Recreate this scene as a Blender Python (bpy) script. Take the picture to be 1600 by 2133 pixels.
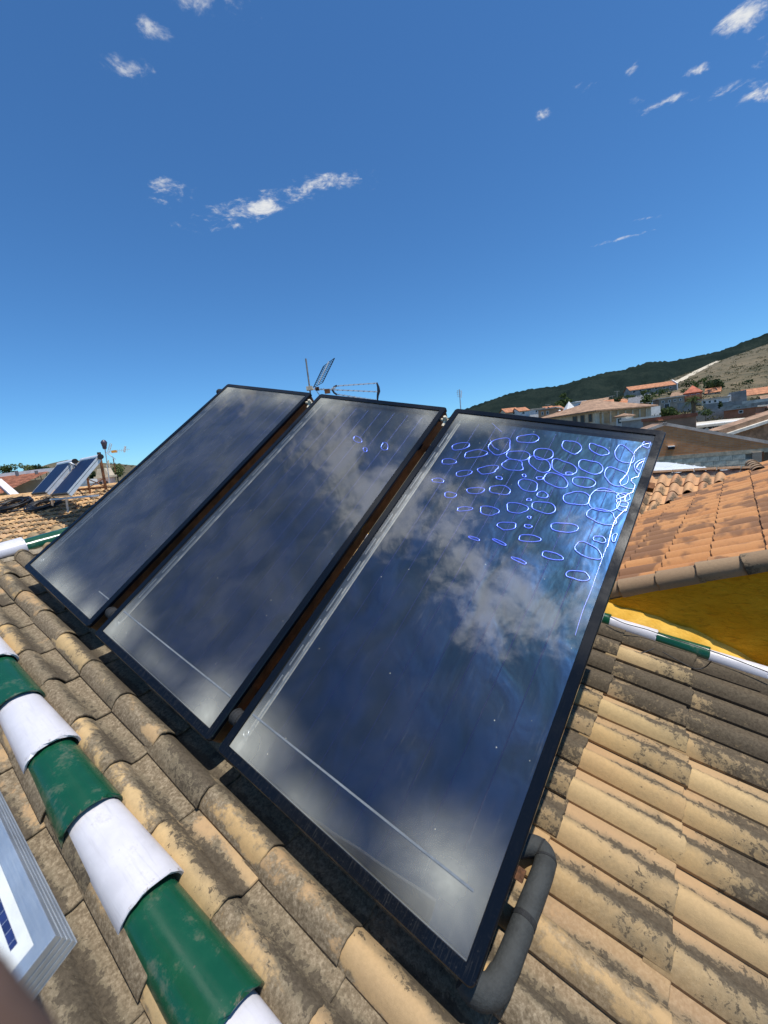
import bpy, math, random
from mathutils import Vector, Matrix, noise as mnoise
random.seed(7)
R = math.radians
sc = bpy.context.scene
col = sc.collection
for o in list(bpy.data.objects):
    bpy.data.objects.remove(o)

# ------------------------------------------------------------------ camera
CAM_Z = 9.0
PITCH, ROLL, FPX = R(8.0), 0.113, 876.42            # pixels are those of a 1600 x 2133 frame
up_c = Vector((-math.sin(ROLL)*math.cos(PITCH), -math.cos(ROLL)*math.cos(PITCH), -math.sin(PITCH)))
y_c = (Vector((0, 0, 1)) - up_c*up_c.z).normalized()
x_c = y_c.cross(up_c)
CW = Matrix((x_c, y_c, up_c))                        # camera axes (right, down, forward) -> world
C0 = Vector((0, 0, CAM_Z))
cam_d = bpy.data.cameras.new('camera')
cam = bpy.data.objects.new('camera', cam_d); col.objects.link(cam)
cam_d.sensor_fit = 'VERTICAL'; cam_d.sensor_height = 36.0; cam_d.lens = FPX/2133*36
cam_d.clip_start = 0.01; cam_d.clip_end = 30000
mw = (CW @ Matrix(((1, 0, 0), (0, -1, 0), (0, 0, -1)))).to_4x4(); mw.translation = C0
cam.matrix_world = mw
cam_d.dof.use_dof = True; cam_d.dof.focus_distance = 4.0; cam_d.dof.aperture_fstop = 7.0
sc.camera = cam

# ------------------------------------------------------------------ sky, sun, exposure
SUN_AZ, SUN_EL = R(129.0), R(73.8)                   # azimuth clockwise from +Y
world = bpy.data.worlds.new('World'); sc.world = world; world.use_nodes = True
SKY_STRENGTH = 0.113
def build_world():
    nt = world.node_tree; nt.nodes.clear(); L = nt.links
    N = lambda t: nt.nodes.new(t)
    out = N('ShaderNodeOutputWorld'); bg = N('ShaderNodeBackground')
    sky = N('ShaderNodeTexSky'); sky.sky_type = 'NISHITA'; sky.sun_disc = False
    sky.sun_elevation = SUN_EL; sky.sun_rotation = SUN_AZ
    sky.altitude = 700; sky.air_density = 1.0; sky.dust_density = 0.1; sky.ozone_density = 4.0
    bg.inputs['Strength'].default_value = SKY_STRENGTH
    L.new(bg.outputs[0], out.inputs[0])
    tc = N('ShaderNodeTexCoord'); sep = N('ShaderNodeSeparateXYZ'); L.new(tc.outputs['Generated'], sep.inputs[0])
    mx = N('ShaderNodeMath'); mx.operation = 'MAXIMUM'; mx.inputs[1].default_value = 0.06; L.new(sep.outputs[2], mx.inputs[0])
    def div(i):
        d = N('ShaderNodeMath'); d.operation = 'DIVIDE'; L.new(sep.outputs[i], d.inputs[0]); L.new(mx.outputs[0], d.inputs[1]); return d
    cmb = N('ShaderNodeCombineXYZ'); L.new(div(0).outputs[0], cmb.inputs[0]); L.new(div(1).outputs[0], cmb.inputs[1])
    # cloud field: patches over a flat cloud layer, position = horizontal / vertical of the direction
    blobs = [  # x, y, radius x, radius y, rotation (deg), weight
        (-.42, 1.82, .36, .095, -10, 1.0), (-.13, 1.725, .25, .095, -6, 1.02), (-.63, 1.66, .12, .12, 0, .80), (-.5, 1.90, .2, .05, -10, .8),
        (-.40, 1.11, .075, .05, 25, .92), (-.30, 1.03, .16, .07, 20, .92), (-.50, 1.19, .12, .06, 0, .74), (-.16, 1.03, .08, .05, 0, .8),
        (1.07, 1.24, .085, .055, 30, 1.08), (1.38, 1.50, .11, .075, 30, 1.08), (1.06, 1.385, .07, .03, -10, .95),
        (1.03, 1.50, .10, .035, -30, .98), (.84, 1.36, .03, .05, 0, .85), (.79, 1.44, .03, .04, 0, .80), (.64, 1.49, .05, .035, 0, .76),
        (1.24, 1.36, .12, .06, 20, .74), (1.47, 2.44, .20, .040, -22, 1.08), (1.50, 2.25, .10, .035, -5, 1.02), (.93, 1.47, .05, .03, 20, .8), (1.2, 1.47, .10, .04, -20, .84), (.72, 1.40, .05, .04, 0, .72),
        # the bank overhead and behind, seen mirrored in the glass
        (-.36, .16, .30, .17, -42, 1.32), (-.19, -.15, .26, .17, -58, 1.36), (-.06, -.25, .18, .13, -20, 1.26), (-.40, .36, .15, .21, 0, 1.26),
        (-.22, .30, .16, .12, 0, 1.0), (-.06, .14, .16, .13, 0, .92),
        (-.62, .64, .22, .14, -30, 1.05), (-.45, .54, .14, .12, 0, 1.0), (-.08, .31, .14, .07, 0, 1.05), (.10, -.12, .18, .14, 0, .86), (.22, .10, .2, .1, 0, .8)]
    acc = None
    for x, y, rx, ry, rot, w in blobs:
        mp = N('ShaderNodeMapping'); mp.vector_type = 'TEXTURE'
        mp.inputs['Location'].default_value = (x, y, 0); mp.inputs['Rotation'].default_value = (0, 0, R(rot)); mp.inputs['Scale'].default_value = (rx, ry, 1)
        L.new(cmb.outputs[0], mp.inputs[0])
        ln = N('ShaderNodeVectorMath'); ln.operation = 'LENGTH'; L.new(mp.outputs[0], ln.inputs[0])
        mr = N('ShaderNodeMapRange'); mr.interpolation_type = 'SMOOTHSTEP'
        mr.inputs[1].default_value = 1.75; mr.inputs[2].default_value = 0.0; mr.inputs[3].default_value = 0; mr.inputs[4].default_value = w
        L.new(ln.outputs['Value'], mr.inputs[0])
        if acc is None: acc = mr.outputs[0]
        else:
            m = N('ShaderNodeMath'); m.operation = 'MAXIMUM'; L.new(acc, m.inputs[0]); L.new(mr.outputs[0], m.inputs[1]); acc = m.outputs[0]
    def ns(scale, detail, rough, dist, mapv=None):
        n = N('ShaderNodeTexNoise'); n.inputs['Scale'].default_value = scale; n.inputs['Detail'].default_value = detail
        n.inputs['Roughness'].default_value = rough; n.inputs['Distortion'].default_value = dist
        L.new(mapv or cmb.outputs[0], n.inputs['Vector']); return n.outputs['Fac']
    n1 = ns(11, 12, .63, .5); n2 = ns(38, 6, .62, .3); n3 = ns(4.5, 4, .5, .2)
    a = N('ShaderNodeMath'); a.operation = 'MULTIPLY_ADD'; L.new(n2, a.inputs[0]); a.inputs[1].default_value = .40; L.new(n1, a.inputs[2])
    a2 = N('ShaderNodeMath'); a2.operation = 'MULTIPLY_ADD'; L.new(n3, a2.inputs[0]); a2.inputs[1].default_value = .5; L.new(a.outputs[0], a2.inputs[2])
    s = N('ShaderNodeMath'); s.operation = 'MULTIPLY_ADD'; L.new(a2.outputs[0], s.inputs[0]); s.inputs[1].default_value = 2.1; L.new(acc, s.inputs[2])
    den = N('ShaderNodeMapRange'); den.interpolation_type = 'SMOOTHERSTEP'
    den.inputs[1].default_value = 2.60; den.inputs[2].default_value = 3.55; L.new(s.outputs[0], den.inputs[0])
    # clouds brighten towards the sun (forward scattering)
    sd = Vector((math.sin(SUN_AZ)*math.cos(SUN_EL), math.cos(SUN_AZ)*math.cos(SUN_EL), math.sin(SUN_EL)))
    dt = N('ShaderNodeVectorMath'); dt.operation = 'DOT_PRODUCT'; L.new(tc.outputs['Generated'], dt.inputs[0]); dt.inputs[1].default_value = sd
    br = N('ShaderNodeMapRange'); br.inputs[1].default_value = .55; br.inputs[2].default_value = 1.0; br.inputs[3].default_value = 7.2; br.inputs[4].default_value = 24.0
    L.new(dt.outputs['Value'], br.inputs[0])
    cc = N('ShaderNodeVectorMath'); cc.operation = 'SCALE'; cc.inputs[0].default_value = (.98, 1.0, 1.02); L.new(br.outputs[0], cc.inputs['Scale'])
    mix = N('ShaderNodeMix'); mix.data_type = 'RGBA'
    tint = N('ShaderNodeMix'); tint.data_type = 'RGBA'; tint.blend_type = 'MULTIPLY'; tint.inputs['Factor'].default_value = 1.0
    L.new(sky.outputs[0], tint.inputs['A']); tint.inputs['B'].default_value = (.56, .98, 1.28, 1)      # the phone's saturated rendering of the blue
    L.new(den.outputs[0], mix.inputs['Factor']); L.new(tint.outputs['Result'], mix.inputs['A']); L.new(cc.outputs[0], mix.inputs['B'])
    L.new(mix.outputs['Result'], bg.inputs['Color'])
build_world()
sun_d = bpy.data.lights.new('sun', 'SUN'); sun_d.energy = 4.8; sun_d.angle = R(.53); sun_d.color = (1, .955, .88)
sun = bpy.data.objects.new('sun', sun_d); col.objects.link(sun)
SUN = Vector((math.sin(SUN_AZ)*math.cos(SUN_EL), math.cos(SUN_AZ)*math.cos(SUN_EL), math.sin(SUN_EL)))
sun.matrix_world = Matrix.Translation((0, 0, 60)) @ SUN.to_track_quat('Z', 'Y').to_matrix().to_4x4()
vs = sc.view_settings
vs.view_transform = 'Standard'; vs.look = 'None'; vs.exposure = 0.0; vs.gamma = 1.0; vs.use_curve_mapping = False
sc.cycles.max_bounces = 8; sc.cycles.transparent_max_bounces = 12; sc.cycles.use_denoising = True
sc.cycles.caustics_reflective = False; sc.cycles.caustics_refractive = False

# ------------------------------------------------------------------ helpers
def ray(x, y):
    return CW @ Vector(((x-800)/FPX, (y-1066.5)/FPX, 1.0))
def at(x, y, depth):
    """the world point seen at frame pixel (x, y) at a horizontal distance `depth` ahead"""
    r = ray(x, y); return C0 + r*(depth/r.y)
def onp(x, y, nrm, off):
    r = ray(x, y); return C0 + r*((off - C0.dot(nrm))/r.dot(nrm))
def frame(o, x, y, z):
    m = Matrix((x, y, z)).transposed().to_4x4(); m.translation = o; return m

class MB:
    def __init__(s): s.v = []; s.f = []; s.sm = []
    def quadgrid(s, P, smooth=True, closed_u=False, flip=False):
        b = len(s.v); nr, nc = len(P), len(P[0])
        for r in P: s.v += [tuple(p) for p in r]
        for i in range(nr-1):
            for j in range(nc if closed_u else nc-1):
                q = (b+i*nc+j, b+i*nc+(j+1) % nc, b+(i+1)*nc+(j+1) % nc, b+(i+1)*nc+j)
                s.f.append(q[::-1] if flip else q); s.sm.append(smooth)
        return s
    def face(s, pts, smooth=False):
        b = len(s.v); s.v += [tuple(p) for p in pts]; s.f.append(tuple(range(b, b+len(pts)))); s.sm.append(smooth); return s
    def box(s, c, d, m=None):
        c = Vector(c); h = Vector(d)/2; b = len(s.v)
        for z in (-1, 1):
            for y in (-1, 1):
                for x in (-1, 1):
                    p = c + Vector((x*h.x, y*h.y, z*h.z)); s.v.append(tuple(m @ p if m else p))
        for q in ((0, 2, 3, 1), (4, 5, 7, 6), (0, 1, 5, 4), (2, 6, 7, 3), (0, 4, 6, 2), (1, 3, 7, 5)):
            s.f.append(tuple(b+i for i in q)); s.sm.append(False)
        return s
    def bar(s, a, b, w, h=None, upv=(0, 0, 1)):
        a, b = Vector(a), Vector(b); x = (b-a); l = x.length; x.normalize(); u = Vector(upv)
        if abs(x.dot(u)) > .95: u = Vector((1, 0, 0))
        y = u.cross(x).normalized(); z = x.cross(y)
        return s.box((l/2, 0, 0), (l, w, h or w), frame(a, x, y, z))
    def tube(s, pts, r, n=8, closed=False, caps=True, upv=(0, 0, 1)):
        pts = [Vector(p) for p in pts]; rs = r if isinstance(r, (list, tuple)) else [r]*len(pts); P = []
        k = len(pts); prev = None
        for i, p in enumerate(pts):
            a = pts[(i-1) % k] if (closed or i > 0) else p; b = pts[(i+1) % k] if (closed or i < k-1) else p
            t = (b-a).normalized(); u = prev if prev is not None else Vector(upv)
            if abs(t.dot(u)) > .98: u = Vector((1, 0, 0)) if abs(t.x) < .9 else Vector((0, 1, 0))
            u = (u - t*u.dot(t)).normalized(); prev = u; w = t.cross(u)
            P.append([p + (u*math.cos(2*math.pi*j/n) + w*math.sin(2*math.pi*j/n))*rs[i] for j in range(n)])
        if closed: P.append(P[0])
        s.quadgrid(P, True, True)
        if caps and not closed: s.face(P[0][::-1]); s.face(P[-1])
        return s
    def prism(s, poly, z0, z1, m=None):
        """polygon in xy extruded in z"""
        T = lambda p: tuple(m @ Vector(p)) if m else tuple(p)
        n = len(poly)
        s.face([T((p[0], p[1], z1)) for p in poly]); s.face([T((p[0], p[1], z0)) for p in poly[::-1]])
        for i in range(n):
            a, b = poly[i], poly[(i+1) % n]
            s.face([T((a[0], a[1], z0)), T((b[0], b[1], z0)), T((b[0], b[1], z1)), T((a[0], a[1], z1))])
        return s
    def mesh(s, name):
        me = bpy.data.meshes.new(name); me.from_pydata(s.v, [], s.f)
        me.polygons.foreach_set('use_smooth', s.sm); me.update(); return me
    def build(s, name, mat, parent=None, m=None):
        return obj(name, s.mesh(name), mat, parent, m)

def obj(name, me, mat, parent=None, m=None):
    if mat is not None and not me.materials: me.materials.append(mat)
    o = bpy.data.objects.new(name, me); col.objects.link(o)
    if parent: o.parent = parent
    if m is not None: o.matrix_basis = m
    return o
def tag(o, label, cat=None, group=None, kind=None):
    o['label'] = label
    if cat: o['category'] = cat
    if group: o['group'] = group
    if kind: o['kind'] = kind
    return o
def thing(name, label, cat, m=None, group=None, kind=None):
    o = bpy.data.objects.new(name, None); col.objects.link(o); o.empty_display_size = .1
    if m is not None: o.matrix_basis = m
    return tag(o, label, cat, group, kind)

# ------------------------------------------------------------------ materials
class NT:
    def __init__(s, name):
        s.m = bpy.data.materials.new(name); s.m.use_nodes = True; s.t = s.m.node_tree; s.t.nodes.clear()
        s.out = s.n('ShaderNodeOutputMaterial')
    def n(s, t, **kw):
        x = s.t.nodes.new(t)
        for k, v in kw.items(): setattr(x, k, v)
        return x
    def put(s, sock, v):
        if v is None: return
        if hasattr(v, 'is_output') or isinstance(v, bpy.types.NodeSocket): s.t.links.new(v, sock)
        elif isinstance(v, (tuple, list)) and len(v) == 3 and sock.type == 'RGBA': sock.default_value = (*v, 1)
        else: sock.default_value = v
    def coord(s, kind='Object', ob=None):
        x = s.n('ShaderNodeTexCoord')
        if ob: x.object = ob
        return x.outputs[kind]
    def rand(s): return s.n('ShaderNodeObjectInfo').outputs['Random']
    def map(s, v, scale=(1, 1, 1), loc=(0, 0, 0), rot=(0, 0, 0)):
        x = s.n('ShaderNodeMapping'); s.put(x.inputs['Vector'], v); s.put(x.inputs['Scale'], scale); s.put(x.inputs['Location'], loc); s.put(x.inputs['Rotation'], rot); return x.outputs[0]
    def noise(s, v, scale, detail=6, rough=.6, dist=0., w=None):
        x = s.n('ShaderNodeTexNoise')
        if w is not None: x.noise_dimensions = '4D'; s.put(x.inputs['W'], w)
        s.put(x.inputs['Vector'], v); s.put(x.inputs['Scale'], scale); s.put(x.inputs['Detail'], detail); s.put(x.inputs['Roughness'], rough); s.put(x.inputs['Distortion'], dist)
        return x.outputs['Fac']
    def voro(s, v, scale, feature='F1', w=None):
        x = s.n('ShaderNodeTexVoronoi', feature=feature); s.put(x.inputs['Vector'], v); s.put(x.inputs['Scale'], scale); return x.outputs['Distance']
    def ramp(s, v, a, b, lo=0., hi=1., smooth=True):
        x = s.n('ShaderNodeMapRange'); x.interpolation_type = 'SMOOTHSTEP' if smooth else 'LINEAR'
        s.put(x.inputs[0], v); x.inputs[1].default_value = a; x.inputs[2].default_value = b; x.inputs[3].default_value = lo; x.inputs[4].default_value = hi; return x.outputs[0]
    def math(s, op, a, b=None, c=None):
        x = s.n('ShaderNodeMath', operation=op); s.put(x.inputs[0], a); s.put(x.inputs[1], b); s.put(x.inputs[2], c); return x.outputs[0]
    def mix(s, f, a, b, blend='MIX'):
        x = s.n('ShaderNodeMix', data_type='RGBA', blend_type=blend); s.put(x.inputs['Factor'], f); s.put(x.inputs['A'], a); s.put(x.inputs['B'], b); return x.outputs['Result']
    def sep(s, v):
        x = s.n('ShaderNodeSeparateXYZ'); s.put(x.inputs[0], v); return x.outputs
    def cramp(s, f, stops):
        x = s.n('ShaderNodeValToRGB'); e = x.color_ramp.elements
        while len(e) < len(stops): e.new(.5)
        for i, (p, c) in enumerate(stops): e[i].position = p; e[i].color = (*c, 1)
        s.put(x.inputs[0], f); return x.outputs[0]
    def bump(s, h, strength=.3, dist=.01, nrm=None):
        x = s.n('ShaderNodeBump'); s.put(x.inputs['Height'], h); x.inputs['Strength'].default_value = strength; x.inputs['Distance'].default_value = dist; s.put(x.inputs['Normal'], nrm); return x.outputs[0]
    def pbr(s, color, rough=.6, metal=0., normal=None, spec=None, coat=None, trans=None):
        x = s.n('ShaderNodeBsdfPrincipled'); s.put(x.inputs['Base Color'], color); s.put(x.inputs['Roughness'], rough); s.put(x.inputs['Metallic'], metal); s.put(x.inputs['Normal'], normal)
        s.put(x.inputs['Specular IOR Level'], spec); s.put(x.inputs['Coat Weight'], coat)
        return x.outputs[0]
    def done(s, sh): s.t.links.new(sh, s.out.inputs[0]); return s.m

_plain = {}
def plain(color, rough=.65, metal=0., var=.18, scale=3., bump=.0, key=None):
    k = (color, rough, metal, var, scale, bump, key)
    if k in _plain: return _plain[k]
    t = NT('mat_%d' % len(_plain)); v = t.coord()
    n = t.noise(v, scale, 8, .65); n2 = t.noise(v, scale*9, 4, .6)
    d = tuple(c*(1-var*1.6) for c in color); l = tuple(min(1, c*(1+var)) for c in color)
    c = t.mix(t.ramp(t.math('MULTIPLY_ADD', n2, .35, n), .5, .85), d, l)
    m = t.done(t.pbr(c, rough, metal, t.bump(n2, bump, .01) if bump else None)); _plain[k] = m; return m

def tile_material(name, bases, lichen=.5, patina=0., roof=None, speck=.5, rough=.85, stain=None):
    """weathered fired clay: per-tile tone, dark lichen, grey patina, speckles"""
    t = NT(name); v = t.coord(); r = t.rand()
    off = t.math('MULTIPLY', r, 37.)
    base = t.cramp(r, [(i/(len(bases)-1), c) for i, c in enumerate(bases)])
    r2 = t.math('FRACT', t.math('MULTIPLY', r, 91.7)); r3 = t.math('FRACT', t.math('MULTIPLY', r, 391.3))
    big = t.noise(t.map(v, (1, 1.6, 1)), 4.2, 6, .6, .4, off)
    mid = t.noise(v, 16., 8, .68, .3, off)
    fine = t.noise(v, 75., 6, .75, 0, off)
    base = t.mix(t.ramp(big, .35, .7, 0, .45), base, tuple(min(1, c*1.25) for c in bases[0]))
    base = t.mix(t.ramp(fine, .35, .62, .22, 0), base, tuple(c*.45 for c in bases[-1]))
    if roof:
        rc = t.sep(t.coord('Object', roof)); ee = rc[1]; uu = rc[0]
        # grey-brown patina on the courses near the verge, paler clay further on
        zc = t.ramp(t.sep(v)[2], .018, .040)
        base = t.mix(t.math('MULTIPLY', t.math('SUBTRACT', 1., zc), .55), base, (.36, .225, .13))      # pans are pinker than rolls
        pat = t.ramp(ee, .75, 1.45, 1., 0.)
        pm = t.math('MULTIPLY_ADD', t.ramp(big, .3, .7), .55, t.math('MULTIPLY', r2, .55))
        zz = t.sep(v)[2]                                       # the crowns of the rolls are washed cleaner
        pm = t.math('MULTIPLY_ADD', t.ramp(zz, .035, .068), -.30, pm)
        gr0 = t.noise(v, 85., 7, .72, .2, off)
        pmask = t.math('MULTIPLY', pat, t.ramp(t.math('ADD', pm, t.math('MULTIPLY_ADD', gr0, .45, t.math('MULTIPLY', mid, .55))), .60, .78))
        pcol = t.cramp(t.math('MULTIPLY_ADD', gr0, .55, t.math('MULTIPLY', fine, .5)), [(.34, (.055, .042, .026)), (.5, (.165, .125, .078)), (.66, (.36, .29, .195))])
        base = t.mix(pmask, base, pcol)
        lz = t.ramp(ee, 1.4, 3.0, .0, .22)
        lz = t.math('ADD', lz, t.ramp(uu, .2, .9, 0, .10))
    else: lz = 0.
    x = t.sep(v)[0]
    # grey film and lichen gather on the lee flank and the lower half of each roll, with a granular edge
    gr = t.noise(v, 46., 8, .74, .5, off); yy = t.sep(v)[1]
    fl = t.ramp(yy, .035, .10); lowr = t.ramp(x, .04, .36)
    lm = t.math('ADD', t.math('MULTIPLY', mid, .34), t.math('MULTIPLY', big, .46))
    lm = t.math('MULTIPLY_ADD', t.math('MULTIPLY', fl, t.ramp(yy, .185, .135)), .24, lm)
    lm = t.math('MULTIPLY_ADD', lowr, .13, lm)
    lm = t.math('ADD', t.math('MULTIPLY_ADD', r3, .24, lm), lz)
    film = t.ramp(lm, .70-.2*lichen, .98-.2*lichen)
    base = t.mix(t.math('MULTIPLY', film, .78), base, t.cramp(gr, [(.3, (.085, .070, .045)), (.65, (.24, .20, .13))]))
    lmask = t.ramp(t.math('MULTIPLY_ADD', gr, 1.05, lm), 1.40-.2*lichen, 1.46-.2*lichen)
    lcol = t.cramp(fine, [(.35, (.032, .024, .017)), (.7, (.12, .095, .065))])
    base = t.mix(t.math('MULTIPLY', lmask, .85), base, lcol)
    dots = t.ramp(t.noise(v, 130., 3, .6, 0, off), .70, .76)
    base = t.mix(t.math('MULTIPLY', dots, speck), base, (.50, .42, .30))
    h = t.math('MULTIPLY_ADD', mid, .6, t.math('MULTIPLY', fine, .5))
    return t.done(t.pbr(base, rough, 0, t.bump(h, .45, .006), .25))

# ------------------------------------------------------------------ frames of the roof and the collectors
u_w = Vector((.76733, -.59452, -.24115)).normalized()
E_w = Vector((.62505, .77762, .0680)); E_w = (E_w - u_w*E_w.dot(u_w)).normalized()
N_w = u_w.cross(E_w)
D_ROOF = 1.818
ROOF = frame(C0 - N_w*D_ROOF, u_w, E_w, N_w)          # local: downslope, across, above the roof
PT = R(34.85)                                        # collectors stand tilted off the roof
L_w = E_w*math.cos(PT) + N_w*math.sin(PT)
n_w = u_w.cross(L_w)
PW, PH = 1.22, 2.353
P3o = Vector((-1.3574, .7010, -1.6184+D_ROOF))       # roof coordinates of the lower left corner
def panel_frame(k):
    o = P3o.copy(); o.x -= {3: 0, 2: PW+.064, 1: 2*PW+.064+.101}[k]
    return frame(ROOF @ o, u_w, L_w, n_w)

# ================================================================== GROUND AND HILLS
M_soil = None
def ground_mat(name, cols, sc1=.02, sc2=.4):
    t = NT(name); v = t.coord()
    a = t.noise(v, sc1, 8, .65, .4); b = t.noise(v, sc2, 8, .75); g = t.noise(t.map(v, (1, .45, 1)), sc2*.35, 6, .7)
    c = t.cramp(t.math('MULTIPLY_ADD', b, .45, t.math('MULTIPLY', a, .6)), cols)
    c = t.mix(t.ramp(g, .52, .60, 0, .75), c, (.040, .044, .018))       # dry tufts
    return t.done(t.pbr(c, .95, 0, t.bump(b, .6, .3)))
TZ = [  # heading (x / y), then heights at the distances below, relative to the camera
    (-6.0, [-9, -9, -9, -9, -8, -6, -2, 3, 4, 2]), (-1.6, [-9, -9, -9, -9, -8, -6, 0, 6, 8, 2]), (-1.0, [-9, -9, -9, -9, -8, -5, 2, 9, 12, 2]),
    (-.72, [-9, -9, -9, -8, -6, 0, 9, 23, 25, 2]), (-.5, [-9, -9, -9, -8, -7, -4, 1, 8, 12, 2]), (-.1, [-9, -9, -9, -9, -8, -7, -5, -3, 0, 2]),
    (.25, [-9, -9, -7, -3, -1, 1, 3, 4, 5, 2]), (.40, [-9, -8, -5, -1.6, 1.2, 6, 7.5, 9, 10, 2]), (.55, [-9, -7, -4.5, -1.8, 1.8, 9.2, 14, 20, 15, 2]),
    (.68, [-9, -6, -4.2, -1.8, 1.8, 10.2, 20, 31, 24, 2]), (.80, [-9, -5.5, -4, -1.8, 1.9, 12, 27, 42, 33, 2]), (.93, [-9, -5, -4, -1.7, 2.2, 14, 32, 52, 42, 2]),
    (1.4, [-9, -5, -2, 1, 4, 18, 42, 70, 60, 5]), (2.5, [-9, -6, -3, 0, 4, 16, 36, 60, 60, 5]), (6., [-9, -9, -7, -4, 0, 8, 20, 30, 40, 5])]
TD = [0, 20, 32, 60, 95, 150, 240, 350, 520, 6000]
def terrain(x, y):
    d = max(y, .01); t = max(-6, min(6, x/d))
    d = max(0, min(5999, d))
    for i in range(len(TD)-2):
        if d < TD[i+1]: break
    else: i = len(TD)-2
    fd = (d-TD[i])/(TD[i+1]-TD[i])
    for j in range(len(TZ)-1):
        if t <= TZ[j+1][0]: break
    ft = (t-TZ[j][0])/(TZ[j+1][0]-TZ[j][0])
    g = lambda k: TZ[k][1][i]*(1-fd)+TZ[k][1][i+1]*fd
    return CAM_Z + g(j)*(1-ft) + g(j+1)*ft
def build_ground():
    ys = [-400, -60, -20, 0.5, 10, 20, 26, 32, 40, 50, 60, 70, 80, 95, 110, 130, 150, 170, 190, 215, 240, 270, 300, 330, 350, 370, 400, 450, 520, 700, 1200, 3000, 6000, 12000]
    ts = [-6, -4, -3, -2.2, -1.6, -1.3] + [-1.1+i*.02 for i in range(128)] + [1.5, 1.7, 2, 2.5, 3, 4, 6]
    P = []
    for y in ys:
        row = []
        for t in ts:
            x = t*max(y, 30)
            z = terrain(x, y) if y > 0 else 0.0
            if y > 90: z += (mnoise.fractal(Vector((x, y, 0))*.03, 1., 2., 4)*.8 + mnoise.noise(Vector((x*.2, y*.2, 0)))*.35) * min(1, (y-90)/60)
            row.append((x, y, z))
        P.append(row)
    m = ground_mat('ground_soil', [(.30, (.034, .036, .015)), (.44, (.080, .068, .030)), (.56, (.135, .104, .052)), (.75, (.24, .18, .10))], .05, .9)
    o = MB().quadgrid(P, True, flip=True).build('ground', m)
    for p in o.data.polygons: pass
    tag(o, 'dry brown hillside ground with scrub beyond the rooftops', 'ground', kind='structure')
build_ground()
def build_mountain():
    ridge = [(430, 986), (520, 974), (620, 952), (740, 921), (860, 888), (940, 868), (980, 848), (1020, 834), (1060, 821), (1100, 811), (1130, 808), (1160, 805), (1200, 793), (1250, 779), (1300, 770), (1350, 755),
             (1400, 752), (1450, 742), (1500, 732), (1550, 712), (1600, 694), (1700, 660), (1850, 630), (2100, 640), (2500, 700)]
    def ry(x):
        for (a, ya), (b, yb) in zip(ridge, ridge[1:]):
            if a <= x <= b: return ya + (yb-ya)*(x-a)/(b-a)
    cols = 480; rows = 60; P = []
    tops = []
    for i in range(cols):
        x = 430 + (2500-430)*(i/(cols-1))**1.2
        y = ry(x); r = ray(x, y); tops.append((r.x/r.y, r.z/r.y))
    for j in range(rows+14):
        f = j/(rows-1); row = []
        for i, (tx, tz) in enumerate(tops):
            dist = 520 + 680*f if f <= 1 else 1200 + (f-1)*900
            zr = tz*1200
            k = min(f, 1); prof = (k**1.25) if f <= 1 else max(0, 1-(f-1)*2.2)
            z0 = -8
            x = tx*dist; z = z0 + (zr - z0)*prof
            p = Vector((x, dist, 0))
            amp = (1 - abs(1-f))*14 if f < 1 else 10
            gully = mnoise.fractal(Vector((tx*9, f*1.6, 3.)), 1., 2., 4)
            z += gully*26*math.sin(math.pi*min(1, k))*.9
            z += mnoise.noise(p*.12)*1.6 + random.uniform(-1.3, 2.2)
            row.append((x + random.uniform(-1, 1), dist + random.uniform(-2, 2), CAM_Z+z))
        P.append(row)
    t = NT('pine_forest'); v = t.coord()
    a = t.noise(v, .012, 6, .6, .5); b = t.noise(v, .22, 6, .75)
    c = t.cramp(t.math('MULTIPLY_ADD', b, .5, t.math('MULTIPLY', a, .5)), [(.30, (.008, .014, .014)), (.5, (.016, .026, .023)), (.64, (.032, .042, .034)), (.75, (.075, .075, .055))])  # forest greens tinted bluish, distance haze put into the colour
    m = t.done(t.pbr(c, 1., 0, t.bump(b, .8, 3.), 0.))
    o = MB().quadgrid(P, True, flip=True).build('mountain', m)
    tag(o, 'long dark pine covered mountain ridge rising to the right', 'mountain', kind='structure')
build_mountain()
#==SECTION==
# ================================================================== MAIN ROOF
TB_MAIN = [(.50, .335, .15), (.46, .30, .145), (.56, .40, .20), (.41, .265, .14), (.52, .37, .18)]
def tile_mesh(name, pitch=.205, length=.47, rollw=.130, rollh=.062, th=.013, lift=.016, lap=.02, nroll=10, npan=3, seed=0, nx=3):
    rnd = random.Random(seed); B = MB(); prof = []
    for i in range(nroll+1):
        t = i/nroll; prof.append((rollw*t, .014*(1-t) + rollh*math.sin(math.pi*t)**.8 if 0 < t < 1 else .014*(1-t)))
    for i in range(1, npan+1):
        t = i/npan; prof.append((rollw + (pitch+lap-rollw)*t, -.002*math.sin(math.pi*t)))
    sag = rnd.uniform(-.002, .002)
    chip = [rnd.uniform(-.004, .003) for _ in prof]; skew = rnd.uniform(-.004, .004)
    def rows(dz):
        P = []
        for j in range(nx+1):
            f = j/nx; r = []
            for i, (y, z) in enumerate(prof):
                x = length*f + (chip[i] + skew*(y/pitch-.5) if j == nx else 0)
                r.append((x, y, z + dz + lift*f + sag*math.sin(math.pi*f)))
            P.append(r)
        return P
    T, U = rows(th), rows(0)
    B.quadgrid(T, True, flip=True); B.quadgrid(U, True)
    # rounded lower nose
    nose = [[(p[0]+.003, p[1], p[2]-.004) for p in T[-1]], [(p[0]+.003, p[1], p[2]+.002) for p in U[-1]]]
    B.quadgrid([T[-1], nose[0], nose[1], U[-1]], False, flip=True)
    B.quadgrid([T[0], U[0]], False)
    B.quadgrid([[r[0] for r in T], [r[0] for r in U]], False, flip=True)
    B.quadgrid([[r[-1] for r in T], [r[-1] for r in U]], False)
    return B.mesh(name)
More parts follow.
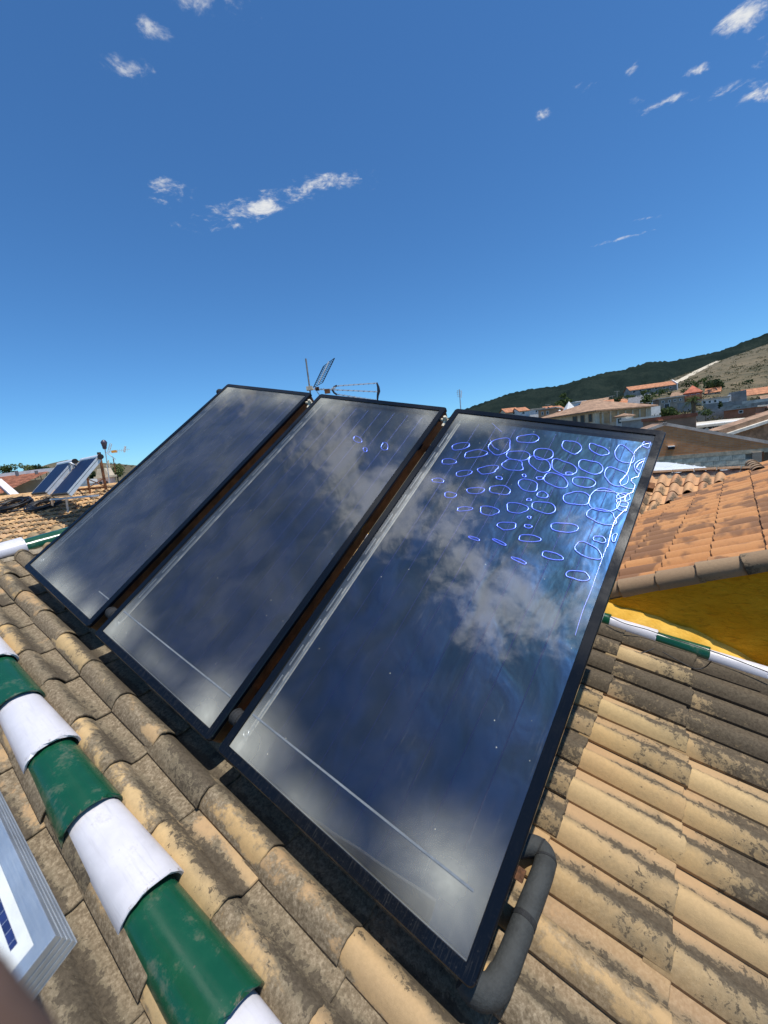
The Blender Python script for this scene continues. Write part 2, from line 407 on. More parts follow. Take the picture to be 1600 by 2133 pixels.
def cap_mesh(name, length, w0, w1, h0, h1, th=.012, n=14, seed=0, step=0.):
    """arched capping tile, narrow end at x = 0, wide end at x = length"""
    rnd = random.Random(seed); B = MB()
    def arc(x, w, h): return [(x, -w/2*math.cos(math.pi*i/n), h*math.sin(math.pi*i/n)**.85) for i in range(n+1)]
    xs = [0, .33, .66, 1]
    T = [arc(length*f, w0+(w1-w0)*f, h0+(h1-h0)*f) for f in xs]
    U = [arc(length*f, w0+(w1-w0)*f-2*th, h0+(h1-h0)*f-th) for f in xs]
    T[-1] = [(x+rnd.uniform(-.004, .003) - (.014 if rnd.random() < .10 else 0), y, z) for x, y, z in T[-1]]
    lip = [(p[0]+.004, p[1]*.985, p[2]-.003) for p in T[-1]]
    B.quadgrid(T, True); B.quadgrid(U, True, flip=True)
    B.quadgrid([T[-1], lip], True); B.quadgrid([lip, U[-1]], False)
    B.quadgrid([T[0], U[0]], False, flip=True)
    for e in (0, -1): B.quadgrid([[r[e] for r in T], [r[e] for r in U]], False, flip=(e == 0))
    return B.mesh(name)

roof = thing('roof', 'weathered clay tiled roof slope carrying the three big collectors', 'roof', ROOF, kind='structure')
M_mortar = plain((.30, .25, .18), .95, 0, .35, 9., .8, 'mortar')
M_deck = plain((.13, .085, .05), .95, 0, .3, 8., .3, 'deck')
MB().box((-1.0, 1.02, -.17), (7.44, 4.5, .30)).build('deck', M_deck, roof)
M_tile = tile_material('clay_tile', TB_MAIN, .62, 1., roof, .55)
tiles = [tile_mesh('roof_tile', seed=s) for s in range(8)]
for m in tiles: m.materials.append(M_tile)
rnd = random.Random(3)
for c in range(-12, 4):
    for k in range(-5, 13):
        u1 = .318 + .41*c + rnd.gauss(0, .009); e1 = .568 + .205*k + rnd.gauss(0, .002)
        m = Matrix.Translation((u1-.47, e1, rnd.uniform(-.001, .003))) @ Matrix.Rotation(rnd.gauss(0, .012), 4, 'Z') @ Matrix.Rotation(rnd.gauss(0, .010), 4, 'X')
        obj('roof_tile', tiles[rnd.randrange(8)], None, roof, m)
def glazed(name, colr, rough):
    t = NT(name); v = t.coord(); r = t.rand(); off = t.math('MULTIPLY', r, 50.)
    n = t.noise(v, 9, 6, .6, .3, off); f = t.noise(v, 60, 5, .7, 0, off)
    st = t.noise(t.map(v, (2, 30, 30)), 3, 4, .6, 0, off)
    c = t.mix(t.ramp(n, .3, .7), tuple(x*.90 for x in colr), tuple(min(1, x*1.05) for x in colr))
    c = t.mix(t.ramp(st, .52, .75, 0, .40), c, tuple(x*.6+.02 for x in colr))
    dirt = t.ramp(t.math('MULTIPLY_ADD', f, .5, n), .80, .95)
    c = t.mix(t.math('MULTIPLY', dirt, .26), c, (.25, .21, .15))
    dots = t.ramp(t.noise(v, 45, 2, .5, 0, off), .745, .77)
    c = t.mix(t.math('MULTIPLY', dots, .6), c, (.12, .10, .08))
    sx_, sy_, sz_ = t.sep(v)
    edge = t.math('MULTIPLY', t.ramp(sx_, .478, .502), t.ramp(t.math('MULTIPLY_ADD', n, .6, f), .86, .96)); foot = t.math('MULTIPLY', t.ramp(sz_, .026, .004), t.ramp(n, .35, .6, .3, 1.))
    c = t.mix(t.math('MULTIPLY', t.math('MAXIMUM', edge, foot), .75), c, (.20, .15, .10))
    return t.done(t.pbr(c, t.ramp(n, .3, .7, rough, rough+.16), 0, t.bump(n, .12, .01), .5))
M_green = glazed('green_glaze', (.006, .070, .034), .16)
M_white = glazed('white_glaze', (.60, .59, .63), .30)
capW = [cap_mesh('verge_cap_tile', .50, .185, .225, .080, .098, seed=s) for s in range(3)]
capG = [m.copy() for m in capW]
for m in capW: m.materials.append(M_white)
for m in capG: m.materials.append(M_green)
for i in range(-5, 8):
    m = Matrix.Translation((-2.46+.455*i-.50 + rnd.uniform(-.006, .006), .280+rnd.uniform(-.004, .004), .046)) @ Matrix.Rotation(rnd.gauss(0, .008), 4, 'Z') @ Matrix.Rotation(-.022, 4, 'Y')
    w = i % 2
    o = obj('verge_cap_tile', (capW if w else capG)[i % 3], None, roof, m)
    o['label'] = 'white glazed arched verge cap' if w else 'dark green glazed arched verge cap'
# mortar bed under the near caps, rough
def rough_strip(x0, x1, y0, y1, h, seed, nx=60, ny=5, amp=.012):
    P = []
    for j in range(ny+1):
        f = j/ny; r = []
        for i in range(nx+1):
            x = x0+(x1-x0)*i/nx; y = y0+(y1-y0)*f + mnoise.noise(Vector((x*7, seed, f*3)))*.012
            z = h*math.sin(math.pi*f)**.5 + mnoise.fractal(Vector((x*14, y*14, seed)), 1, 2, 3)*amp if 0 < j < ny else -.03
            r.append((x, y, z))
        P.append(r)
    return MB().quadgrid(P, True, flip=False)
rough_strip(-4.9, 2.0, .195, .365, .06, 1.3, 160).build('mortar_bed', M_mortar, roof)
# far verge caps, slimmer
fw = [cap_mesh('verge_cap_tile', .33, .085, .105, .060, .070, th=.010, seed=s+9) for s in range(2)]; fg = [m.copy() for m in fw]
for m in fw: m.materials.append(M_white)
for m in fg: m.materials.append(M_green)
for i in range(-14, 6):
    m = Matrix.Translation((.09+.298*i-.33, 3.175 + rnd.uniform(-.004, .004), .058)) @ Matrix.Rotation(rnd.gauss(0, .012), 4, 'Z') @ Matrix.Rotation(-.02, 4, 'Y')
    w = i % 2 == 0
    o = obj('verge_cap_tile', (fw if w else fg)[i % 2], None, roof, m)
    o['label'] = 'slim white cap tile along the ochre wall' if w else 'slim green cap tile along the ochre wall'
rough_strip(-4.7, 2.0, 3.11, 3.24, .075, 4.1, 160).build('mortar_bed', M_mortar, roof)
# ridge caps at the top of the slope
for i in range(-3, 6):
    w = i % 2 == 0
    m = Matrix.Translation((-4.74, .885+.455*i-.50+.0, .055)) @ Matrix.Rotation(R(90), 4, 'Z') @ Matrix.Rotation(-.02, 4, 'Y')
    o = obj('ridge_cap_tile', (capW if w else capG)[i % 3], None, roof, m)
    o['label'] = 'white glazed ridge cap' if w else 'green glazed ridge cap'
B = rough_strip(-.9, 3.2, -.13, .13, .07, 7.7, 100, 5, .02)
B.build('mortar_bed', M_mortar, roof, Matrix.Translation((-4.70, 0, 0)) @ Matrix.Rotation(R(90), 4, 'Z'))
# walls of the house below and the far slope of the roof
back = frame(ROOF @ Vector((-4.72, 1.0, -.03)), Vector((-u_w.x, -u_w.y, 0)).normalized(), -Vector((u_w.y, -u_w.x, 0)).normalized(), Vector((0, 0, 1)))
Rinv = ROOF.inverted()
hb = MB()
cs = [ROOF @ Vector(p) for p in ((-4.6, -1.1, -.3), (2.6, -1.1, -.3), (2.6, 3.2, -.3), (-4.6, 3.2, -.3))]
for i in range(4):
    a, b = cs[i], cs[(i+1) % 4]
    hb.face([Rinv @ Vector((a.x, a.y, -1)), Rinv @ Vector((b.x, b.y, -1)), Rinv @ b, Rinv @ a])
hb.build('house_wall', plain((.62, .58, .5), .9, 0, .12, 2., .2, 'ownwall'), roof)

# ================================================================== COLLECTORS
t = NT('collector_frame'); v = t.coord()
n = t.noise(v, 6, 6, .6, .2); f = t.noise(v, 90, 5, .7); st = t.noise(t.map(v, (60, 2.5, 60)), 4, 5, .6)
low = t.ramp(t.sep(v)[1], .22, .0)
dm = t.math('MULTIPLY', t.math('MULTIPLY_ADD', t.ramp(f, .55, .8), .5, t.ramp(st, .5, .8, 0, .28)), t.math('MULTIPLY_ADD', low, .5, .12))
c = t.mix(dm, (.004, .006, .010), (.16, .15, .13))
M_frame = t.done(t.pbr(c, t.ramp(n, .3, .7, .10, .20), 0, t.bump(f, .05, .002), .2))
M_bronze = plain((.155, .078, .030), .5, .3, .35, 5., .2, 'bronze')
M_inner = plain((.19, .21, .235), .45, .2, .2, 8., 0, 'inner')
M_foil = plain((.36, .36, .35), .5, .2, .15, 10., .3, 'foil')
M_bright = plain((.86, .88, .90), .3, .85, .05, 20., 0, 'bright')

# dark blue selective coating, gently buckled
t = NT('absorber_coating'); v = t.coord()
b1 = t.noise(t.map(v, (1, .55, 1)), 5.5, 3, .5, .6); b2 = t.noise(t.map(v, (1, .6, 1)), 14, 3, .5, .3)
hgt = t.math('MULTIPLY_ADD', b2, .25, b1)
cc = t.mix(t.ramp(b1, .35, .65), (.008, .0235, .044), (.012, .036, .096))
p1 = t.pbr(cc, .35, 1.0, t.bump(hgt, .45, .016))
M_abs = t.done(p1)
t = NT('caustic_blue')
M_caustic = t.done(t.pbr((.17, .26, 1.0), .33, 1.0))  # strong blue put in for the caustic glow of the rings
t = NT('glare_crease_blue')
M_glare = t.done(t.pbr((.30, .38, 1.0), .28, 1.0))  # brighter blue put in for the glare of the streaks
t = NT('absorber_seam')
M_weld = t.done(t.pbr((.022, .034, .13), .35, 1.0))

def glass_mat(name, fogs, dust_haze0=.02):
    t = NT(name); v = t.coord()
    fr = t.n('ShaderNodeLayerWeight'); fr.inputs['Blend'].default_value = .5
    wob = t.noise(t.map(v, (1, .7, 1)), 2.2, 3, .5)
    nb = t.bump(wob, .10, .012); t.put(fr.inputs['Normal'], nb)
    F = t.math('MINIMUM', t.math('MULTIPLY_ADD', t.math('POWER', fr.outputs['Facing'], 4.6), .95, .085), 1.)
    tr = t.n('ShaderNodeBsdfTransparent'); tr.inputs[0].default_value = (.93, .95, .95, 1)
    gl = t.n('ShaderNodeBsdfGlossy'); gl.inputs['Roughness'].default_value = .02; gl.inputs['Color'].default_value = (.97, .97, 1, 1); t.put(gl.inputs['Normal'], nb)
    ms = t.n('ShaderNodeMixShader'); t.put(ms.inputs[0], F); t.t.links.new(tr.outputs[0], ms.inputs[1]); t.t.links.new(gl.outputs[0], ms.inputs[2])
    # dried run-off streaks, dust raised to carry grazing reflection haze, fog inside the corners
    df = t.n('ShaderNodeBsdfDiffuse')
    big = t.noise(v, 3.2, 7, .62, .5); fine = t.noise(v, 80, 4, .7)
    st = t.noise(t.map(v, (42, 1.3, 1)), 3., 6, .62)
    streak = t.math('MULTIPLY', t.ramp(st, .56, .80, 0, .10), t.ramp(big, .35, .7))
    dust = t.math('ADD', t.ramp(big, .3, .75, dust_haze0, dust_haze0*2.6), streak)  # dust raised to carry grazing reflection haze, plus the run-off streaks
    cell = t.n('ShaderNodeTexVoronoi'); t.put(cell.inputs['Vector'], v); cell.inputs['Scale'].default_value = 26.
    spk = t.math('MULTIPLY', t.ramp(cell.outputs['Distance'], .075, .05), t.ramp(t.sep(cell.outputs['Color'])[0], .86, .87))
    fog = None
    for (x, y, rx, ry, w) in fogs:
        mp = t.n('ShaderNodeMapping', vector_type='TEXTURE'); t.put(mp.inputs[0], v); mp.inputs['Location'].default_value = (x, y, 0); mp.inputs['Scale'].default_value = (rx, ry, 1)
        ln = t.n('ShaderNodeVectorMath', operation='LENGTH'); t.put(ln.inputs[0], mp.outputs[0])
        g = t.math('MULTIPLY', t.math('POWER', t.ramp(ln.outputs['Value'], 1.25, .0, 0, 1., False), 1.9), w); fog = g if fog is None else t.math('MAXIMUM', fog, g)
    fog = t.math('MULTIPLY', fog, t.ramp(t.math('MULTIPLY_ADD', fine, .05, big), .25, .75, .55, 1.))
    tot = t.math('MINIMUM', t.math('ADD', t.math('ADD', dust, t.math('MULTIPLY', spk, .55)), fog), .85)
    df.inputs[0].default_value = (.64, .63, .53, 1)
    m2 = t.n('ShaderNodeMixShader'); t.put(m2.inputs[0], tot); t.t.links.new(ms.outputs[0], m2.inputs[1]); t.t.links.new(df.outputs[0], m2.inputs[2])
    return t.done(m2.outputs[0])

def rrect(off, rad, z, n=5):
    x0, x1, y0, y1 = off, PW-off, off, PH-off; r = []
    for cx, cy, a0 in ((x1-rad, y0+rad, -90), (x1-rad, y1-rad, 0), (x0+rad, y1-rad, 90), (x0+rad, y0+rad, 180)):
        for i in range(n+1):
            a = R(a0+90*i/n); r.append((cx+rad*math.cos(a), cy+rad*math.sin(a), z))
    return r
fogs = {
    1: [(.10, 2.30, .50, .32, .42), (.08, .10, .32, .20, .50), (.66, .03, .42, .19, .62), (1.1, .05, .25, .15, .40), (.9, 2.25, .5, .22, .20)],
    2: [(.10, 2.28, .48, .24, .44), (.10, .08, .32, .24, .66), (1.12, .07, .28, .24, .62), (.6, .10, .45, .11, .16), (1.1, 2.25, .25, .35, .16)],
    3: [(.14, 2.29, .42, .17, .52), (.08, .07, .33, .24, .80), (.45, .06, .40, .12, .26), (1.06, .17, .30, .22, .55), (1.18, 2.2, .2, .3, .10)]}
names = {1: 'flat solar collector standing farthest up the slope, white fog in its lower corners',
         2: 'middle flat solar collector of the row, between two dark couplings',
         3: 'large nearest flat solar collector with glowing blue rings in its glass'}
collectors = {}
for k in (1, 2, 3):
    F = panel_frame(k)
    th = thing('solar_collector', names[k], 'solar collector', F, 'flat solar collectors mounted in a row'); collectors[k] = th
    fr = MB().quadgrid([rrect(0, .022, -.024), rrect(0, .022, -.005), rrect(.004, .019, 0), rrect(.040, .002, .0), rrect(.042, .001, -.003), rrect(.042, .001, -.014)], False, True, flip=False)
    fr.build('frame', M_frame, th)
    MB().quadgrid([rrect(.007, .016, -.0245), rrect(.007, .016, -.092)], False, True, flip=True).face(rrect(.007, .016, -.092)[::-1]).build('casing', M_bronze, th)
    MB().quadgrid([rrect(.0405, .001, -.0145), rrect(.0405, .001, -.060)], False, True).build('inner_wall', M_inner, th)
    MB().face([(.04, .04, -.058), (PW-.04, .04, -.058), (PW-.04, PH-.04, -.058), (.04, PH-.04, -.058)]).build('backing_foil', M_foil, th)
    ab = MB().box(((.082+PW-.0415)/2, PH/2, -.0375), (PW-.0415-.082, PH-.088, .003)).build('absorber', M_abs, th)
    MB().face([(.0415, .0415, -.006), (PW-.0415, .0415, -.006), (PW-.0415, PH-.0415, -.006), (.0415, PH-.0415, -.006)]).build('glass_pane', glass_mat('collector_glass_%d' % k, fogs[k], {1: .030, 2: .022, 3: .012}[k]), th)
    # bright strips added as the glints along the silver inner edge
    y = .30
    while y < PH-.25:
        l = rnd.uniform(.09, .15)
        MB().box((.0455, y+l/2, -.030), (.004, l, .006)).build('edge_glint', M_bright, th); y += l+.05
    MB().box((.070, PH/2, -.0345), (.007, PH-.16, .002)).build('edge_trim', M_inner, th)
    # grey strip in place of a line mirrored across the foot of the glass
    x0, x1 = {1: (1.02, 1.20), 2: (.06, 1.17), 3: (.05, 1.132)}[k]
    sm = MB(); sm.box(((x0+x1)/2, .192, -.0045), (x1-x0, .0075, .001)); sm.build('mirrored_strip', plain((.17, .19, .21), .5, 0, .15, 6., 0, 'mirrored_line'), th)
    # fill screw tab in the lower corner
    pts = [(.058+.013*math.cos(a), .115+.013*math.sin(a), -.034) for a in [2*math.pi*i/16 for i in range(16)]]
    MB().tube(pts, .003, 6, closed=True).build('bleed_ring', M_bright, th)
    # foot flange under the frame
    MB().box((PW/2, .012, -.030), (PW-.05, .014, .010)).build('foot_flange', M_frame, th)
    # weld lines of the risers
    for i in range(1, 9):
        x = .082 + i*.122
        MB().tube([(x, .09, -.0362), (x, PH-.09, -.0362)], .0022, 5).build('riser_weld', M_weld, th)

# raised rings added for the sunlight caustics in the glass (zoom coordinates of the upper right region: x = 800 + .375 X, y = 840 + .375 Y)
RINGS3 = [(800,198,58,24,-5),(1043,245,52,34,25),(1192,260,54,25,25),(1335,287,60,40,30),(1478,232,45,20,0),(885,284,57,30,0),(746,292,62,27,3),(716,345,62,28,5),
 (643,240,66,40,-15),(508,282,58,22,-12),(425,240,50,18,-8),(865,340,60,38,20),(997,358,64,40,20),(1148,355,62,38,15),(1290,410,68,45,20),(955,430,66,36,20),(1440,350,50,38,-20),
 (800,457,60,29,12),(645,483,56,25,8),(508,486,48,17,0),(880,510,30,17,20),(640,416,16,9,10),(577,370,55,22,-8),(443,390,45,15,-5),(1072,530,74,36,5),(888,580,62,32,10),
 (737,583,56,29,12),(583,598,50,25,15),(447,588,40,12,0),(368,510,36,14,8),(300,430,32,12,8),(682,682,54,20,0),(800,685,20,10,10),(806,635,10,6,0),(1002,692,68,28,5),(1110,440,62,28,12),
 (1225,540,90,60,15),(1210,630,85,38,10),(1335,575,42,28,10),(1198,757,32,18,15),(1290,748,26,22,0),(1133,820,78,36,22),(933,849,57,20,10),(807,752,57,20,3),
 (1078,958,62,26,8),(1330,522,40,20,0),(360,325,38,16,0),(778,403,10,8,0),(805,537,12,7,0),(865,418,20,8,0),(1028,393,22,8,0),(500,752,32,7,20),(640,772,40,7,25),(750,875,46,8,25)]
RINGS2 = [(200,425,40,25,20),(270,520,20,18,0),(450,490,30,36,20)]
LINES3 = [[(1528,215),(1440,232),(1395,268),(1385,300)],
 [(1500,312),(1430,328),(1403,362),(1438,385),(1452,404),(1392,414),(1372,432),(1398,460),(1405,488),(1352,508),(1338,540),(1366,570),(1332,600),(1292,640),(1268,690),(1240,800)],
 [(1165,487),(1260,492),(1340,515),(1290,540),(1320,575),(1380,575)], [(1270,690),(1235,800),(1195,910),(1150,1040),(1105,1150),(1062,1290)],
 [(1380,300),(1350,390),(1310,440),(1340,470),(1400,480)], [(655,160),(630,140),(600,110)], [(590,205),(605,240),(640,262)]]
rr = random.Random(11)
def to_panel(k, px, py, depth=.036):
    Fk = panel_frame(k); off = (Fk.translation - n_w*depth).dot(n_w)
    return Fk.inverted() @ onp(px, py, n_w, off)
for k, lst, ox, oy, s in ((3, RINGS3, 800, 840, .375), (2, RINGS2, 700, 820, .225)):
    for (X, Y, rx, ry, rot) in lst:
        pts = []; a1, a2, p1_, p2_ = rr.uniform(.04, .13), rr.uniform(.02, .09), rr.uniform(0, 6.28), rr.uniform(0, 6.28)
        for i in range(30):
            a = 2*math.pi*i/30; q = 1 + a1*math.cos(2*a+p1_) + a2*math.cos(3*a+p2_) + a2*.5*math.cos(5*a+p1_)
            ex = math.copysign(abs(math.cos(a))**.85, math.cos(a))*rx*q; ey = math.copysign(abs(math.sin(a))**.85, math.sin(a))*ry*q; c_, s_ = math.cos(R(rot)), math.sin(R(rot))
            p = to_panel(k, ox+s*(X+ex*c_-ey*s_), oy+s*(Y+ex*s_+ey*c_))
            p.x = min(max(p.x, .085), PW-.055); p.y = min(max(p.y, .06), PH-.06); pts.append(p)
        MB().tube(pts, .0044, 8, closed=True).build('caustic_ring', M_caustic, collectors[k])
def smooth_line(pts, n=6):
    out = []
    for i in range(len(pts)-1):
        p0, p1, p2, p3 = pts[max(i-1, 0)], pts[i], pts[i+1], pts[min(i+2, len(pts)-1)]
        for j in range(n):
            t_ = j/n
            out.append(p1*1.0 + (p2-p0)*.5*t_ + (p0*2-p1*5+p2*4-p3)*.5*t_*t_ + (p1*3-p0-p2*3+p3)*.5*t_**3)
    return out+[pts[-1]]
for ln in LINES3:  # raised creases added for the bright glare streaks beside the rings
    pts = smooth_line([to_panel(3, 800+.375*x, 840+.375*y) for x, y in ln])
    for p in pts: p.x = min(p.x, PW-.055); p.y = min(p.y, PH-.06)
    MB().tube(pts, .0022 if len(ln) == 6 and ln[0][0] == 1270 else .0040, 6).build('glare_crease', M_glare, collectors[3])

# couplings, valves and the insulated return pipe
M_rubber = plain((.018, .019, .02), .8, 0, .25, 14., .5, 'rubber')
M_foam = plain((.036, .039, .038), .8, 0, .18, 10., .35, 'foam')
M_cream = plain((.72, .64, .48), .5, 0, .2, 20., .2, 'cream')
M_rust = plain((.20, .085, .035), .8, .2, .4, 9., .4, 'rust')
M_galv = plain((.55, .56, .57), .45, .7, .15, 12., .1, 'galv')
for k, lab in ((2, 'dark rubber pipe coupling between the far and middle collectors'), (3, 'dark rubber pipe coupling between the middle and nearest collectors')):
    F = panel_frame(k); gap = .101 if k == 2 else .064
    th = thing('pipe_coupling', lab, 'coupling', F @ Matrix.Translation((-gap/2, .14, -.042)), 'rubber couplings in the collector gaps')
    prof = [(-.5, .030), (-.35, .036), (-.12, .037), (0, .034), (.12, .037), (.35, .036), (.5, .030)]
    MB().tube([(x*gap, 0, 0) for x, r in prof], [r for x, r in prof], 18, caps=True).build('sleeve', M_rubber, th)
    for s in (-1, 1): MB().tube([(s*gap*.27-.004, 0, 0), (s*gap*.27+.004, 0, 0)], .0385, 18).build('hose_clamp', M_rubber, th)
    lab2 = 'cream air valve at the top of the gap beside the %s collector' % ('far' if k == 2 else 'nearest')
    th = thing('air_valve', lab2, 'valve', F @ Matrix.Translation((-gap/2, PH-.10, -.030)), 'valves at the top of the collectors')
    MB().tube([(-gap*.5, 0, 0), (gap*.5, 0, 0)], .013, 12).build('body', M_cream, th)
    MB().tube([(0, 0, 0), (0, 0, .012), (0, .0, .026), (0, 0, .036)], [.016, .018, .014, .010], 12).build('cap', M_cream, th)
    MB().tube([(0, -.05, -.01), (0, -.012, 0)], .011, 10).build('stub', M_cream, th)
def rp(x, y, h):  # roof coordinates of the frame point at height h over the roof
    return Rinv @ onp(x, y, N_w, ROOF.translation.dot(N_w) + h)
path = [(968, 2030, .13), (994, 2062, .115), (1026, 2062, .105), (1050, 2024, .105), (1072, 1972, .11), (1094, 1912, .115), (1116, 1856, .12), (1132, 1812, .12), (1136, 1786, .12), (1124, 1768, .12), (1100, 1762, .12), (1060, 1768, .12), (1000, 1790, .12)]
pp = smooth_line([rp(*q) for q in path], 5)
th = thing('insulated_pipe', 'thick grey foam insulated pipe bending under the nearest collector', 'pipe', ROOF)
MB().tube(pp[14:], .038, 18).build('foam_sleeve', M_foam, th)
MB().tube(pp[:15], [.040]*2+[.0415]*12+[.0405], 18, caps=True).build('foam_collar', M_foam, th)
for i_ in (24, 38, 44): MB().tube([pp[i_], pp[i_+1]], .0395, 18).build('tape_band', M_rubber, th)
MB().tube([p + Vector((.012, -.020, .031)) for p in pp[16:34]], .0022, 5).build('foam_seam', M_rubber, th)
# header pipe stub sticking out at the top left of the far collector
th = thing('header_stub', 'dark capped header stub at the upper corner of the far collector', 'pipe', panel_frame(1) @ Matrix.Translation((0, PH-.09, -.045)))
MB().tube([(-.10, 0, 0), (-.085, 0, 0), (.0, 0, 0)], [.028, .033, .033], 16).build('sleeve', M_rubber, th)
MB().tube([(-.112, 0, 0), (-.10, 0, 0)], [.018, .024], 14).build('end_cap', M_rubber, th)
# steel mounting frame
th = thing('mounting_frame', 'rusty steel mounting frame under the three collectors', 'frame', ROOF)
def pl(k, x, y, z): return Rinv @ (panel_frame(k) @ Vector((x, y, z)))
for y in (.30, 2.05):
    MB().bar(pl(1, -.05, y, -.112), pl(3, PW+.02, y, -.112), .035, .035, n_w).build('rail', M_rust, th)
for k, x in ((1, .12), (1, PW+.05), (2, PW+.03), (3, PW-.12)):
    a, b = pl(k, x, .08, -.15), pl(k, x, PH-.12, -.15)
    MB().bar(a, b, .04, .035).build('rafter', M_rust, th)
    MB().bar(b, Vector((b.x, b.y, .02)), .035).build('rear_leg', M_rust, th)
    MB().bar(a + (b-a)*.02, Vector((a.x, a.y+.02, .02)), .035).build('front_leg', M_rust, th)
    MB().bar(b + (a-b)*.35, Vector((b.x, b.y-.1, .06)), .03).build('brace', M_rust, th)

# ================================================================== PHOTOVOLTAIC MODULE IN THE NEAR CORNER
a_c, c_c = Vector((-.792, -.066, .606)).normalized(), Vector((.344, .772, .535))
c_c = (c_c - a_c*c_c.dot(a_c)).normalized(); b_c = a_c.cross(c_c)
Zc = .55; o_c = Vector(((115-800)/FPX, (1948-1066.5)/FPX, 1))*Zc
PV = frame(C0 + CW @ o_c, CW @ a_c, CW @ b_c, CW @ (-c_c))
if PV.to_3x3().determinant() < 0: PV = frame(C0 + CW @ o_c, CW @ a_c, CW @ b_c, CW @ (-c_c))
th = thing('photovoltaic_module', 'small photovoltaic module with ribbed aluminium frame in the near corner', 'solar panel', PV)
LA, LB, TH = 1.0, .52, .040
t = NT('anodised_aluminium'); v = t.coord(); f = t.noise(t.map(v, (3, 90, 90)), 6, 4, .6); n = t.noise(v, 9, 6, .6)
M_alu = t.done(t.pbr(t.mix(t.ramp(n, .3, .7), (.50, .54, .57), (.68, .72, .74)), t.ramp(f, .3, .7, .34, .5), .75, t.bump(f, .08, .002)))
# profile: top lip and ribbed outer side, swept as four mitred bars
def pv_loop(off, z):
    return [(off, off, z), (LA-off, off, z), (LA-off, LB-off, z), (off, LB-off, z)]
loops = [pv_loop(.022, -.0015), pv_loop(.0215, 0), pv_loop(.0008, 0), pv_loop(0, -.0008)]
for i in range(4):
    z0 = -.004-.0088*i
    loops += [pv_loop(0, z0), pv_loop(0, z0-.0062), pv_loop(.0014, z0-.0066), pv_loop(.0014, z0-.0084)]
loops += [pv_loop(0, -.0392), pv_loop(0, -TH), pv_loop(.024, -TH), pv_loop(.024, -TH+.002)]
right_handed = PV.to_3x3().determinant() > 0
MB().quadgrid(loops, False, True, flip=right_handed).build('frame', M_alu, th)
M_back = plain((.75, .77, .74), .5, 0, .06, 10., 0, 'backsheet')
MB().box((LA/2, LB/2, -.0075), (LA-.03, LB-.03, .005)).build('backsheet', M_back, th)
t = NT('silicon_cell'); v = t.coord(); n = t.noise(v, 14, 4, .6)
M_cell = t.done(t.pbr(t.mix(t.ramp(n, .3, .7), (.006, .009, .03), (.012, .016, .06)), .15, 0, None, .6))
M_bus = plain((.80, .82, .80), .4, .6, .05, 20., 0, 'bus')
M_blue = plain((.02, .03, .12), .3, 0, .2, 30., 0, 'bluestrip')
for i in range(6):
    for j in range(3):
        x0, y0 = .052+i*.155, .062+j*.155
        ch = .008
        poly = [(x0+ch, y0), (x0+.150-ch, y0), (x0+.150, y0+ch), (x0+.150, y0+.150-ch), (x0+.150-ch, y0+.150), (x0+ch, y0+.150), (x0, y0+.150-ch), (x0, y0+ch)]
        cell = MB().prism(poly, -.0049, -.0043).build('cell', M_cell, th)
        bb = MB()
        for q in (.028, .075, .122): bb.box((x0+.075, y0+q, -.0041), (.155, .0016, .0003))
        for q in range(1, 15): bb.box((x0+q*.010, y0+.075, -.0042), (.0004, .146, .0002))
        bb.build('busbar', M_bus, cell)
MB().box((.30, .0425, -.0046), (.49, .009, .0006)).build('ribbon', M_blue, th)
for q in range(24): MB().box((.065+q*.02, .0425, -.0042), (.0006, .009, .0003)).build('ribbon_mark', M_bus, th)
t = NT('module_glass'); fr_ = t.n('ShaderNodeLayerWeight'); fr_.inputs['Blend'].default_value = .5
tr_ = t.n('ShaderNodeBsdfTransparent'); gl_ = t.n('ShaderNodeBsdfGlossy'); gl_.inputs['Roughness'].default_value = .06
ms_ = t.n('ShaderNodeMixShader'); t.put(ms_.inputs[0], t.math('MULTIPLY_ADD', t.math('POWER', fr_.outputs['Facing'], 4.8), .95, .05)); t.t.links.new(tr_.outputs[0], ms_.inputs[1]); t.t.links.new(gl_.outputs[0], ms_.inputs[2])
MB().face([(.021, .021, -.0022), (LA-.021, .021, -.0022), (LA-.021, LB-.021, -.0022), (.021, LB-.021, -.0022)]).build('glass', t.done(ms_.outputs[0]), th)
MB().bar((.4, .25, -.05), PV.inverted() @ (ROOF @ (Rinv @ (PV @ Vector((.4, .25, -.05))) * 1 - Vector((0, 0, (Rinv @ (PV @ Vector((.4, .25, -.05)))).z-.05)))), .03).build('stand_post', M_galv, th)
#==SECTION==
# ================================================================== NEIGHBOURING HOUSE WITH THE OCHRE WALL
Z = Vector((0, 0, 1))
def proj(p):
    q = CW.transposed() @ (Vector(p) - C0); return (q.x/q.z*FPX+800, q.y/q.z*FPX+1066.5, q.z)
uh = Vector((u_w.x, u_w.y, 0)).normalized(); eh = Vector((-uh.y, uh.x, 0))
e2 = Vector((.648, .761, 0)).normalized(); Uh = Vector((e2.y, -e2.x, 0)); s1 = R(19.3)
D1 = Uh*math.cos(s1) + Z*math.sin(s1); V0 = C0 + Vector((2.041, 2.669, -1.09)); n1 = D1.cross(e2).normalized()
WALL_OFF = 3.419
t = NT('ochre_plaster'); v = t.coord()
n = t.noise(t.map(v, (1, 1, 1.6)), 3.5, 8, .62, .6); f = t.noise(t.map(v, (1.2, 1, 3.5), rot=(0, .35, 0)), 11, 8, .68, .8); g = t.noise(v, 70, 5, .7)
c = t.mix(t.ramp(n, .3, .7), (.86, .36, .008), (.97, .46, .02)); c = t.mix(t.ramp(f, .48, .66, 0, .55), c, (.60, .225, .006)); c = t.mix(t.ramp(g, .55, .75, 0, .35), c, (.80, .46, .07))
hh = t.math('MULTIPLY_ADD', g, .25, t.math('MULTIPLY', f, 1.))
